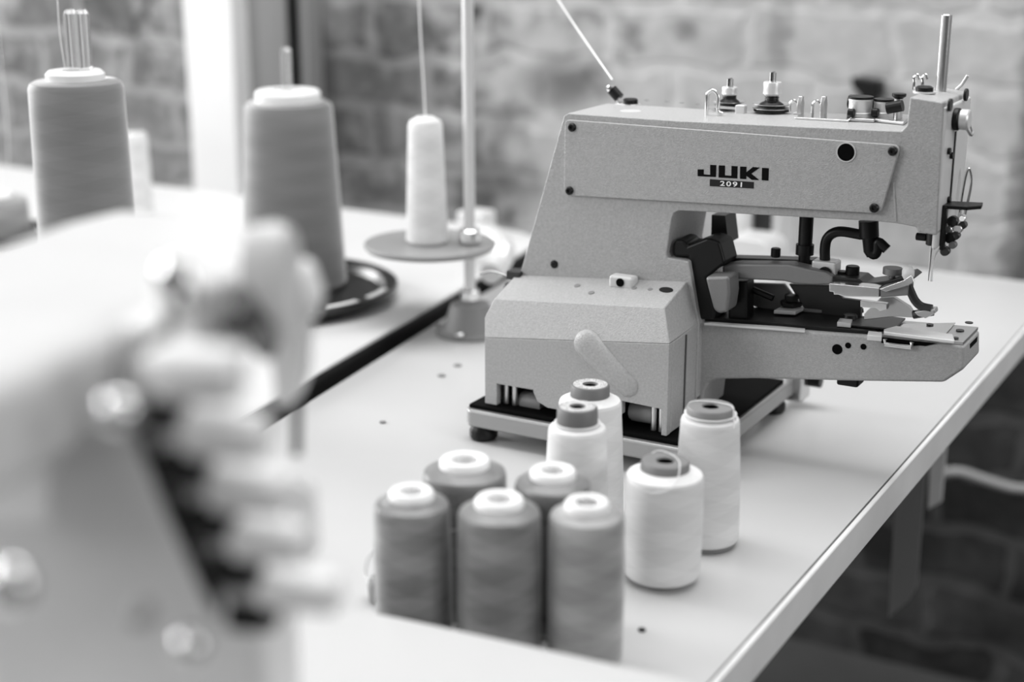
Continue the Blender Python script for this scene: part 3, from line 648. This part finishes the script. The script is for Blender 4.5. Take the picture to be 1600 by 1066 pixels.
# --- below the arm
fprism('underside_boss', [(1112, 336), (1133, 337), (1138, 380), (1125, 371), (1111, 372)], .115, .139, 'darksteel')
p = L(1260, 345, .10); z1 = L(1259, 430, .10).z
bm = BM(); tube(bm, [(p.x, p.y, p.z+.006), (p.x, p.y, L(1260, 382, .10).z)], .0058, 18); pb = part('presser_bar', bm, 'black', mc)
bm = BM(); zc = L(1260, 398, .10).z; tube(bm, [(p.x, p.y, L(1260, 382, .10).z), (p.x, p.y, zc)], .0074, 18); part('bar_collar', bm, 'black', pb)
bm = BM(); tube(bm, [(p.x, p.y, zc), (p.x, p.y, z1)], .0048, 14); part('bar_tip', bm, 'black', pb)
bm = BM(); tube(bm, curve([L(1289, 406, .095), L(1289, 388, .095), L(1292, 374, .095), L(1301, 365, .095), L(1316, 362, .095), L(1346, 367, .095)], 6), .0042, 14); part('lifter_tube', bm, 'black', mc)
bm = BM(); tube(bm, [L(1357, 345, .095), L(1358, 370, .095)], .0078, 18); tube(bm, [L(1358, 370, .095), L(1359, 374, .095), L(1360, 392, .095), L(1363, 399, .095)], [.0072, .006, .0055, .0045], 18); lj = part('lifter_joint', bm, 'black', mc)
bm = BM(); tube(bm, curve([L(1361, 396, .093), L(1367, 398, .093), L(1371, 390, .093), L(1372, 378, .093), L(1386, 390, .093)], 4), .0040, 12); part('lifter_hook', bm, 'black', lj)
# black linkage in the throat
fprism('black_linkage', [(1092, 500), (1075, 402), (1052, 402), (1050, 382), (1056, 374), (1068, 376), (1074, 384), (1104, 372), (1124, 378), (1133, 412), (1104, 434), (1118, 488), (1116, 500)], .070, .100, 'black', mc, .003, 'black painted linkage in the throat')
fprism('pivot_block', [(1101, 433), (1139, 432), (1140, 460), (1136, 488), (1122, 491), (1114, 484)], .055, .078, 'cast', mc, .003)
fprism('black_pivot', [(1139, 440), (1167, 440), (1167, 500), (1137, 500)], .082, .10, 'black', mc, .002)
# --- bed arm
bt = [(1091, 503), (1280, 519), (1377, 526), (1506, 541), (1506, 577), (1474, 598), (1335, 596), (1180, 592), (1122, 593), (1107, 599), (1099, 613), (1095, 645), (1076, 645), (1076, 520)]
fb_ = .0735
bpts = fp(bt, fb_)
bm = BM(); prism(bm, bpts, (0, .052, 0)); bed = part('bed_arm', bm, 'paint', mc, .0024, 4)
for px, py, r in ((1308, 546, .0042), (1325, 540, .0024), (1349, 542, .0024)):
    p = L(px, py, fb_-.0003); bm = BM(); disc(bm, r, -.0002, .0003, 'y', p, 22); part('screw_hole', bm, 'blackm', bed)
p = L(1330, 597, .09); bm = BM(); box(bm, p.x-.010, p.x+.008, .082, .10, p.z-.002, p.z+.006); part('bed_underside_lug', bm, 'black', bed, .002)
bx = bpts[3].x
p = LX(1520, 548, bx); bm = BM(); box(bm, bx-.0012, bx+.0006, p.y-.014, p.y+.010, p.z-.006, p.z+.009); part('shuttle_opening_dark', bm, 'blackm', bed)  # proud black block paints the dark of an opening that is not cut
def tz(a): return bpts[0].z + (bpts[3].z-bpts[0].z)*(a-bpts[0].x)/(bpts[3].x-bpts[0].x)
def onB(px, py, dz=0):
    z = .12
    for _ in range(5): p = LZ(px, py, z); z = tz(p.x)+dz
    return p
def bplate(name, pts, dz, th, m, bevel=.0004, parent=mc, label=None):
    q = [onB(x, y, dz) for x, y in pts]; bm = BM(); prism(bm, q, (0, 0, -th)); return part(name, bm, m, parent, bevel, 2, label)
def brect(name, a0, a1, y0, y1, dz, th, m, bevel=.0004, parent=mc, label=None):
    bm = BM(); prism(bm, [(a0, y0, tz(a0)+dz-th), (a1, y0, tz(a1)+dz-th), (a1, y1, tz(a1)+dz-th), (a0, y1, tz(a0)+dz-th)], (0, 0, th)); return part(name, bm, m, parent, bevel, 2, label)
aA = L(1096, 503, fb_).x; aM = L(1352, 526, fb_).x; aE = bx
brect('feed_slide', aA, aM+.006, fb_+.004, fb_+.050, .0040, .0038, 'black')
bplate('side_ledge', [(1110, 503), (1258, 512), (1258, 517), (1100, 505)], .0015, .0018, 'paint_light')
brect('bed_plate', aM+.012, aE-.001, fb_+.002, fb_+.051, .0028, .0026, 'steel', label='steel plate at the bed tip')
bplate('bed_cover', [(1404, 506), (1493, 504), (1478, 521), (1390, 514)], .0040, .0009, 'nickel')
bplate('edge_rail', [(1381, 514), (1400, 509), (1489, 522), (1492, 532), (1381, 518)], .0062, .0030, 'white_metal', .0008)
bplate('slide_plate', [(1355, 524), (1378, 526), (1378, 519), (1357, 517)], .005, .004, 'white_metal')
bplate('dark_cover', [(1330, 500), (1376, 492), (1415, 497), (1396, 514), (1330, 508)], .0058, .0015, 'darksteel')
for px, py, r in ((1500, 517, .0032), (1514, 505, .0032), (1493, 529, .0024), (1453, 508, .0028)):
    p = onB(px, py, .0042 if px < 1460 else .003); bm = BM(); disc(bm, r, 0, .0008, c=p, n=18); part('plate_screw', bm, 'darksteel', mc)
# latch on the bed side
fprism('side_slot', [(1377, 527), (1464, 537), (1446, 541), (1436, 540), (1424, 541), (1377, 536)], fb_-.0006, fb_-.0001, 'blackm', bed)
bm = BM(); tube(bm, [L(1383, 530, fb_-.003), L(1383, 538, fb_-.003), L(1424, 543, fb_-.003), L(1425, 535, fb_-.003)], .0018, 8); part('side_latch', bm, 'nickel', bed)
# --- work clamp carrier above the bed
fprism('clamp_arm', [(1128, 415), (1150, 412), (1232, 413), (1262, 420), (1290, 426), (1300, 432), (1299, 445), (1268, 446), (1240, 444), (1225, 440), (1142, 436), (1128, 428)], .080, .096, 'cast', mc, .0022)
fprism('clamp_back_bar', [(1130, 403), (1270, 407), (1270, 418), (1130, 414)], .100, .116, 'darksteel', mc, .0015)
fprism('clamp_web', [(1232, 444), (1300, 446), (1316, 466), (1345, 470), (1345, 500), (1262, 492), (1248, 470)], .119, .124, 'darksteel', mc, .001)
fprism('clamp_web', [(1168, 442), (1225, 444), (1262, 492), (1200, 486), (1168, 476)], .121, .125, 'cast', mc, .001)
bm = BM(); tube(bm, [L(1175, 452, .098), L(1208, 466, .098)], .0028, 10); part('link_rod', bm, 'black', mc)
p = L(1290, 425, .095); bm = BM(); box(bm, p.x-.010, p.x+.010, .088, .104, p.z-.006, p.z+.010); cb = part('lifter_block', bm, 'white_metal', mc, .0018)
bm = BM(); disc(bm, .006, 0, -.002, 'y', (p.x+.002, .0879, p.z), 22); part('block_screw', bm, 'black', cb)
for px, py, r in ((1332, 424, .0055), (1316, 432, .0048), (1212, 396, .004)):
    p = L(px, py, .098); bm = BM(); disc(bm, r, p.z-.003, p.z+.0045, c=(p.x, p.y, 0), n=18); part('clamp_screw', bm, 'black', mc)
fprism('clamp_cap', [(1300, 432), (1342, 436), (1352, 444), (1392, 438), (1420, 430), (1428, 436), (1420, 442), (1372, 452), (1300, 443)], .084, .110, 'darksteel', mc, .0008)
fprism('clamp_block', [(1295, 443), (1374, 450), (1374, 465), (1318, 464), (1310, 461), (1302, 461), (1302, 457), (1295, 456)], .070, .083, 'nickel', mc, .0008, 'bright stepped clamp block')
fprism('clamp_jaw', [(1375, 450), (1417, 442), (1420, 447), (1419, 462), (1375, 465)], .071, .086, 'cast', mc, .0008)
bm = BM(); tube(bm, curve([L(1419, 446, .075), L(1423, 456, .075), L(1430, 470, .075), L(1440, 479, .075), L(1456, 483, .075)], 5), .0036, 8); tube(bm, [L(1427, 492, .078), L(1458, 487, .078)], .0034, 8); part('clamp_foot', bm, 'darksteel', mc)
fprism('foot_toe', [(1428, 488), (1448, 484), (1460, 483), (1461, 490), (1446, 498), (1434, 494)], .072, .082, 'steel', mc, .0008)
fprism('lower_finger', [(1375, 466), (1396, 465), (1420, 480), (1432, 497), (1395, 495), (1350, 500), (1350, 490)], .090, .096, 'steel', mc, .0005)
fprism('clamp_stud', [(1344, 470), (1386, 475), (1386, 484), (1374, 487), (1368, 482), (1344, 480)], .078, .084, 'nickel', mc, .0005)
fprism('spring_lever', [(1374, 452), (1412, 438), (1424, 430), (1428, 440), (1420, 446), (1384, 456)], .068, .0705, 'nickel', mc, .0004)
p = L(1394, 430, .095); bm = BM(); lathe(bm, [(0, p.z-.009), (.0025, p.z-.009), (.0025, p.z), (.0075, p.z+.001), (.0075, p.z+.006), (0, p.z+.006)], c=(p.x, p.y, 0), n=22); part('thumb_nut', bm, 'cast', mc)
p = L(1419, 427, .085); bm = BM(); lathe(bm, [(0, -.0058), (.003, -.005), (.0048, -.002), (.0048, .002), (.003, .005), (0, .0062)], c=p, n=20); part('white_button', bm, 'white', mc)
# washer plate and nut on the slide
q = onB(1222, 482, .006); bm = BM(); prism(bm, [onB(1209, 485, .0085), onB(1243, 487, .0085), onB(1263, 476, .0085), onB(1228, 474, .0085)], (0, 0, -.0030)); wpz = part('washer_plate', bm, 'white_metal', mc, .0005)
q = onB(1236, 478, .0088); bm = BM(); lathe(bm, [(0, 0), (.0085, 0), (.0095, .001), (.0095, .0035), (.0060, .0045), (.0060, .0095), (0, .0105)], c=q, n=6); part('hex_nut', bm, 'black', wpz)
bplate('slide_bar', [(1255, 482), (1310, 486), (1312, 479), (1258, 476)], .0075, .0030, 'cast')
q = onB(1307, 478, .0080); bm = BM(); disc(bm, .0032, 0, .003, c=q); part('slide_screw', bm, 'darksteel', mc)
bplate('steel_clip', [(1308, 503), (1330, 505), (1332, 499), (1312, 497)], .0085, .0042, 'steel')
for px, py in ((1338, 487), (1328, 497)):
    q = onB(px, py, .0060); bm = BM(); lathe(bm, [(0, 0), (.0062, 0), (.0055, .003), (0, .0042)], c=q, n=20); part('dark_nut', bm, 'black', mc)
# ================================================================ THREAD STANDS AND TRAYS AT THE LEFT
def D(px, py, d): return CAMP + ray(px, py)*d
def bigcone(label, base, h, r0, r1, m, core, ring_r, ring_h, spindles, group=None):
    t = thing('thread_cone', label, 'thread cone', base, group)
    prof = [(0, 0), (r0-.003, 0), (r0, .004)] + [(r0+(r1-r0)*q/10, .004+(h-.010)*q/10) for q in range(1, 10)] + [(r1, h-.006), (r1-.002, h-.001), (r1-.006, h+.001), (0, h+.001)]
    b = BM(); lathe(b, prof, n=48); part('thread_package', b, m, t)
    if ring_r:
        b = BM(); hi = ring_r*.45; lathe(b, [(ring_r, h+.0012), (ring_r, h+ring_h-.003), (ring_r-.003, h+ring_h), (hi, h+ring_h), (hi, h+.002), (0, h+.002)], n=40); part('tube', b, core, t)
    return t
TC = 'big grey cones on the left table'
trayc = onz(425, 432, .040); trayc.z = T2Z
R_ = 195*depth(trayc)/FPX
t = thing('thread_tray', 'black glossy slotted tray on the left table, carrying the right of two big grey cones', 'tray', trayc)
b = BM(); lathe(b, [(0, .0005), (R_*.88, .0005), (R_*.938, .010), (R_*.938, .0155), (R_*.90, .0150), (R_*.87, .006), (0, .006)], n=64); part('tray_base', b, 'blacktray', t)
b = BM(); lathe(b, [(R_*.94, .010), (R_*.995, .010), (R_, .012), (R_, .0165), (R_*.985, .018), (R_*.94, .0165), (R_*.94, .010)], n=64); part('rim', b, 'blacktray', t)
b = BM(); tube(b, [(0, 0, .0065), (0, 0, .012)], .012, 20); part('boss', b, 'blacktray', t)
cb_ = onz(462, 447, .0185); q = cb_.copy(); q.z = 0
hh_ = None
def h_for(base, px, py):                                # height at which the vertical through base meets the pixel row
    lo, hi = 0, .6
    for _ in range(40):
        mid = (lo+hi)/2; p = Vector((base.x, base.y, base.z+mid)); dd = p-CAMP
        y = -dd.x*math.sin(YAW)+dd.y*math.cos(YAW); f = y*math.cos(PITCH)-dd.z*math.sin(PITCH); u = y*math.sin(PITCH)+dd.z*math.cos(PITCH)
        if 533-FPX*u/f > py: lo = mid
        else: hi = mid
    return mid
for a0 in (-1.86, -1.42, -.98, -.54):  # white arcs paint bright highlights onto the near rim
    b = BM(); q_ = []
    for kk_ in range(7):
        a = a0 + YAW + .30*kk_/6; q_.append((math.cos(a)*R_*.97, math.sin(a)*R_*.97, .0182))
    for kk_ in range(6, -1, -1):
        a = a0 + YAW + .30*kk_/6; q_.append((math.cos(a)*R_*.915, math.sin(a)*R_*.915, .0178))
    prism(b, [Vector(v) for v in q_], (0, 0, .0008)); part('rim_glint', b, 'white', t, label='white arc painting a glint on the tray rim')
tb_ = [c for c in t.children if c.name.startswith('boss')][0]
base2 = Vector((cb_.x, cb_.y, T2Z+.0065))
hc = h_for(base2, 435, 160)
dc = depth(base2+Vector((0, 0, hc)))
c2 = bigcone('tall grey thread cone standing on the black glossy tray', base2, hc, 74*dc/FPX*1.12, 69*dc/FPX, 'th_big', 'white', 51*dc/FPX, .014, [], TC)
# the boss must not sit inside the cone foot: the cone stands beside it on the flat tray, so drop it
bpy.data.objects.remove(tb_)
def spindle(parent, h0, h1, r, twin=0):
    for k in range(1+twin):
        off = Vector((.010*k, .004*k, 0)); b = BM()
        tube(b, [off+Vector((0, 0, h0)), off+Vector((0, 0, h1-r*.6)), off+Vector((0, 0, h1))], [r, r, r*.5], 16); part('spindle', b, 'clear', parent, label='clear rounded spindle tip')
spindle(c2, hc+.003, h_for(base2, 418, 74), .0062)
base1 = onz(200, 372, .03); 
b1_ = D(118, 125, 1.36); base1 = Vector((b1_.x, b1_.y, T2Z+.0065)); hc1 = h_for(base1, 118, 127); d1 = depth(base1+Vector((0, 0, hc1)))
R1 = .085
t = thing('thread_tray', 'black round tray under the leftmost tall grey thread cone, mostly hidden', 'tray', (base1.x, base1.y, T2Z))
b = BM(); lathe(b, [(0, .0005), (R1*.9, .0005), (R1, .010), (R1, .014), (R1*.95, .014), (R1*.86, .006), (0, .006)], n=64); part('tray_base', b, 'blacktray', t)
c1 = bigcone('leftmost tall grey thread cone, standing behind the blurred overlock machine', base1, hc1, 73*d1/FPX*1.10, 73*d1/FPX, 'th_big', 'white', 45*d1/FPX, .010, [], TC)
spindle(c1, hc1+.003, h_for(base1, 110, 14), .0065, 1)
# short cone cut by the left edge of the picture, on its own dark tray
p = onz(-4, 344, .05); p.z = T2Z
t = thing('thread_tray', 'dark speckled tray cut by the left edge of the picture', 'tray', p)
rr = 84*depth(p)/FPX
b = BM(); lathe(b, [(0, .0005), (rr*.8, .0005), (rr, .018), (rr, .022), (rr*.94, .022), (rr*.8, .008), (0, .008)], n=48); part('tray_base', b, 'black', t)
p2_ = Vector((p.x, p.y, T2Z+.0085)); hh3 = h_for(p2_, 0, 309)
c3 = bigcone('short pale thread cone cut by the left edge of the picture', p2_, hh3, 50*depth(p2_)/FPX, 48*depth(p2_)/FPX, 'th_greylight', 'white', 26*depth(p2_)/FPX, .006, [])
# slim pale cone far behind
p = onz(222, 348, .012); p.z = T2Z+.0005; hh4 = h_for(p, 206, 207)
tag(bigcone('slim pale thread cone standing far back behind the leftmost tall cone', p, hh4, 20*depth(p)/FPX, 17*depth(p)/FPX, 'th_white', 'greyplastic', 8*depth(p)/FPX, .002, []), 'slim pale thread cone standing far back behind the leftmost tall cone', 'thread cone')
# pole stand with round platform and slim white cone
p = onz(735, 521); p.z = ZT
t = thing('thread_stand', 'tall thin thread stand with a bell-shaped base on the white work table', 'thread stand', p)
dp = depth(p); k = dp/FPX
b = BM(); lathe(b, [(0, .0005), (54*k, .0005), (54*k, .004), (44*k, .006), (41*k, .010), (33*k, .028), (30*k, .034), (12*k, .037), (0, .037)], n=48); bb_ = part('bell_base', b, 'midplastic', t)
for a in (3.4, 4.9, 6.1): bm = BM(); disc(bm, .0055, .0061, .010, c=(math.cos(a)*.033, math.sin(a)*.033, 0)); part('screw', bm, 'nickel', bb_)
b = BM(); tube(b, [(0, 0, .0372), (0, 0, .85)], .0060, 18); part('pole', b, 'white_metal', t)
b = BM(); disc(b, .010, .0372, .050, n=24); part('collar', b, 'nickel', t)
zp = h_for(p, 735, 386)
c_ = onz(672, 384, zp)-p; c_.z = zp; rd = 103*depth(p+c_)/FPX
b = BM(); lathe(b, [(0, -.003), (rd-.003, -.003), (rd, 0), (rd, .003), (rd-.0015, .0042), (rd*.94, .0030), (0, .0030)], c=c_, n=64); plat = part('platform', b, 'greyplastic', t)
b = BM(); disc(b, .012, zp+.0045, zp+.020, n=24); part('clamp_collar', b, 'nickel', t)
b = BM(); tube(b, [(0, 0, zp-.012), (0, 0, zp-.0035)], .010, 20); part('clamp_collar', b, 'nickel', t)
cb = p+Vector((c_.x, c_.y, zp+.0032)); cb += (D(668, 380, 1)-D(676, 380, 1))*.9; cb.z = p.z+zp+.0032
hh5 = h_for(cb, 667, 187); dd = depth(cb)
bigcone('slim white thread cone on the round grey platform of the stand', cb, hh5, 33*dd/FPX, 26.5*dd/FPX, 'th_white', 'white', 18*dd/FPX, .003, [])
def thread(pts, label, r=.0006):
    o = pts[len(pts)//2]; b = BM(); tube(b, curve([q-o for q in pts], 6), r, 5)
    tag(part('sewing_thread', b, 'thread', loc=o), label, 'thread')
tp = cb+Vector((0, 0, hh5+.0038)); thread([tp, tp+Vector((-.006, 0, .15)), tp+Vector((-.008, 0, .42))], 'pale thread rising from the slim white cone on the stand', .0010)
thread([MO+e_ for e_ in []] or [MO+g0+Vector((-.0175, -.001, .022)), D(905, 50, 1.42), D(872, 0, 1.46), D(800, -110, 1.56)], 'thread running from the machine top up to the upper left', .0008)
q0 = c3.location+Vector((.026, 0, hh3+.002)); thread([q0, q0.lerp(D(2, 110, depth(q0)), .5)+Vector((.004, 0, 0)), D(2, 110, depth(q0)), D(-12, -20, depth(q0))], 'thread rising from the short cone at the left picture edge', .0005)
q0 = c1.location+Vector((-.012, 0, hc1+.0105)); thread([q0, D(93, 50, depth(q0)), D(88, -30, depth(q0))], 'thread rising beside the clear spindle of the leftmost tall cone', .0005)
# pale hose and small block behind the platform
o = onz(772, 400, .05); b = BM()
tube(b, curve([onz(722, 374, .040)-o, onz(750, 364, .052)-o, onz(775, 370, .062)-o, onz(788, 390, .055)-o, onz(782, 412, .042)-o, onz(766, 428, .0385)-o], 8), .0125, 18)
tag(part('pale_hose', b, 'white_metal', loc=o), 'thick pale hose curving over the left table behind the round platform', 'hose')
p = onz(728, 372, .012); p.z = T2Z; kk = depth(p)/FPX; b = BM(); box(b, -26*kk, 22*kk, .012, .05, .0005, .030); tag(part('pale_block', b, 'laminate2', loc=p, bevel=.004), 'small pale block on the left table behind the stand pole', 'block')
# things on the far end of the work table, seen through the machine's throat
p = onz(1170, 412, 0); p.y = 1.72; p = ony(1170, 404, 1.70); p.z = ZT; k = depth(p)/FPX
b = BM(); prism(b, rnd_poly([(-40*k, .0005), (48*k, .0005), (36*k, .060), (-36*k, .060)], [.002, .002, .022, .006]) and [(x, 0, z) for x, z in rnd_poly([(-40*k, .0005), (48*k, .0005), (34*k, .058), (-36*k, .058)], [.002, .002, .020, .006])], (0, .06, 0))
tag(part('white_tub', b, 'white_metal', loc=p, bevel=.004), 'small pale tub on the far end of the table, seen through the machine throat', 'tub')
p = ony(1152, 404, 1.80); p.z = ZT; k = depth(p)/FPX
bigcone('white thread cone behind the pale tub, seen through the machine throat', p, .135, 21*k, 17*k, 'th_white', 'white', 8*k, .004, [])
p = ony(1188, 404, 1.815); p.z = ZT; k = depth(p)/FPX
t = thing('storage_box', 'pale box with a dark opening on the far end of the table', 'box', p)
b = BM(); box(b, -26*k, 30*k, 0, .055, .0005, .135); part('box_body', b, 'laminate2', t, .003)
b = BM(); box(b, -14*k, 16*k, -.0012, -.0002, .040, .078); part('dark_opening', b, 'darksteel', t)
# dark bracket on the wall behind the machine
p = ony(1362, 138, WY-.0005)
b = BM(); prism(b, [(x*.001, 0, z*.001) for x, z in ((-24, 18), (20, 14), (22, -6), (12, -14), (9, -44), (-6, -44), (-7, -10), (-22, 4))], (0, -.03, 0))
tag(part('wall_bracket', b, 'black', loc=p, bevel=.003), 'small black bracket fixed to the brick wall behind the machine top', 'bracket')
# ================================================================ OVERLOCK MACHINE IN THE FOREGROUND
om = thing('overlock_machine', 'blurred off-white overlock sewing machine in the near foreground with five white tension knobs', 'sewing machine', (-.36, .36, BZ))
OV = Vector(om.location); th_ = math.radians(18.5)
UY = Vector((-math.sin(th_), math.cos(th_), 0)); UX = Vector((math.cos(th_), math.sin(th_), 0)); UZ = Vector((0, 0, 1))
P0 = D(300, 700, .50)
def PV(px, py, off=0):                                  # vertical plane facing along UY, off metres behind P0
    r = ray(px, py); n = UY; return CAMP + r*(((P0-CAMP).dot(n)+off)/r.dot(n)) - OV
def OZ(px, py, z): return onz(px, py, z) - OV
def oprism(name, pts, off, th, m, parent=om, bevel=0, label=None, seg=3):
    b = BM(); prism(b, [PV(x, y, off) for x, y in pts], UY*th); return part(name, b, m, parent, bevel, seg, label)
b = BM(); pts = [(-90, 640), (0, 590), (130, 528), (290, 436), (395, 412), (432, 378), (400, 350), (300, 330), (182, 324), (95, 345), (0, 378), (-90, 410)]
prism(b, [OZ(x, y, .31) for x, y in pts], (0, 0, -.040)); part('arm_cover', b, 'body_white', om, .012, 5)
lowz = .0005
hp = [PV(x, y, .03) for x, y in [(-90, 560), (30, 560), (215, 500), (250, 600), (262, 660), (322, 790), (385, 930), (410, 1020)]]
hp += [Vector((hp[-1].x, hp[-1].y, lowz)), Vector((hp[0].x, hp[0].y, lowz))]
b = BM(); prism(b, hp, UY*.045); part('housing', b, 'body_grey', om, .008, 4)
cz = [PV(-60, 690, .027), PV(92, 655, .027)]; zt1 = max(cz[0].z, cz[1].z); cz[0].z = cz[1].z = zt1; zb1 = PV(92, 825, .012).z
cz = [cz[0], cz[1], Vector((cz[1].x, cz[1].y, zb1))-UY*.015, Vector((cz[0].x, cz[0].y, zb1))-UY*.015]
b = BM(); prism(b, cz, UY*.004); part('front_cover', b, 'white', om, .002, label='glossy white front cover')
# slanting tension plate with a dark thread slot
oprism('tension_plate', [(205, 560), (268, 560), (292, 690), (345, 800), (392, 900), (420, 1000), (372, 990), (300, 860), (212, 690)], .012, .016, 'body_grey', om, .003)
oprism('thread_slot', [(206, 676), (218, 668), (280, 785), (340, 930), (342, 965), (328, 955), (262, 812)], .0085, .003, 'black', om, .001)
oprism('thread_slot', [(268, 640), (282, 636), (300, 700), (350, 800), (408, 930), (398, 950), (335, 812), (288, 720)], .0085, .003, 'paint_light', om, .001)
kn = [(311, 583, 252, 643, .0098, 68), (354, 678, 291, 733, .0088, 64), (392, 766, 333, 817, .0083, 62), (422, 845, 372, 893, .0079, 58), (469, 923, 396, 962, .0075, 62)]
for i, (x, y, dx, dy, r, hw) in enumerate(kn):
    c = PV(x, y, -.012+.006*i); kpx = depth(c+OV)/FPX; hl = hw*kpx
    dcn = PV(dx, dy, -.002+.004*i)
    b = BM(); tube(b, [dcn-UX*.008, dcn+UX*.003], .0068-.0002*i, 24); td = part('tension_disc', b, 'black', om)
    b = BM(); tube(b, [dcn+UX*.0032, dcn+UX*.008], .0055-.0002*i, 20); part('disc_washer', b, 'darksteel', td)
    b = BM(); st = c-UX*hl*.95
    tube(b, [dcn+UX*.006, st+UX*.004], .0035, 12); part('post', b, 'black', td)
    b = BM(); n = 20; path = [c-UX*hl, c-UX*(hl-.002), c+UX*(hl-.002), c+UX*hl]
    tube(b, path, [r*.85, r, r*.96, r*.8], 24); part('tension_knob', b, 'white', om)
# rounded head end, its guide parts and the upright rod
b = BM(); ce = D(432, 440, .60)-OV
lathe(b, [(0, -.014), (.010, -.0135), (.0165, -.010), (.018, 0), (.0165, .006), (0, .007)], 'x', (0, 0, 0), 28)
for q in b.verts: q.co = ce + UX*q.co.x + UY*q.co.y*.9 + UZ*(q.co.z*1.35)
part('head_end', b, 'body_white', om)
def blob(px, py, d, rx, rz, m, name, ry=.006):
    b = BM(); c = D(px, py, d)-OV; lathe(b, [(0, -1), (.5, -.87), (.87, -.5), (1, 0), (.87, .5), (.5, .87), (0, 1)], 'z', (0, 0, 0), 20)
    for q in b.verts: q.co = c + UX*q.co.x*rx + UY*q.co.y*ry + UZ*q.co.z*rz
    return part(name, b, m, om)
def bx2(pts, d, th, m, name, bevel=.002):
    n = UY; p0 = D(pts[0][0], pts[0][1], d)
    b = BM(); prism(b, [CAMP+ray(x, y)*((p0-CAMP).dot(n)/ray(x, y).dot(n))-OV for x, y in pts], UY*th); return part(name, b, m, om, bevel)
bx2([(345, 400), (470, 420), (490, 480), (470, 520), (466, 600), (452, 640), (425, 640), (420, 560), (360, 520)], .61, .02, 'body_grey', 'head_frame', .005)
bx2([(352, 452), (380, 446), (402, 478), (430, 540), (420, 570), (398, 560), (372, 520)], .585, .008, 'cast', 'guide_plate', .003)
blob(392, 494, .57, .005, .005, 'darksteel', 'guide_screw'); blob(365, 505, .57, .0045, .0045, 'darksteel', 'guide_screw')
blob(275, 455, .52, .008, .013, 'nickel', 'chrome_lever', .004)
bx2([(228, 520), (262, 500), (258, 640), (232, 660), (212, 600)], .52, .01, 'cast', 'guide_post', .003)
blob(186, 645, .47, .007, .007, 'nickel', 'cover_knob')
blob(14, 915, .455, .0085, .0085, 'nickel', 'thumb_screw'); blob(298, 1008, .50, .0062, .0062, 'nickel', 'thumb_screw')
blob(222, 960, .475, .0035, .0035, 'cast', 'screw')
b = BM(); tube(b, [D(465, 470, .64)-OV, D(463, 712, .64)-OV], .0022, 12); part('guide_rod', b, 'darksteel', om)
# round-cornered pale cover of the same machine in front of the rod foot
bx2([(444, 760), (470, 752), (484, 775), (488, 880), (446, 880)], .60, .012, 'body_grey', 'looper_cover', .003)
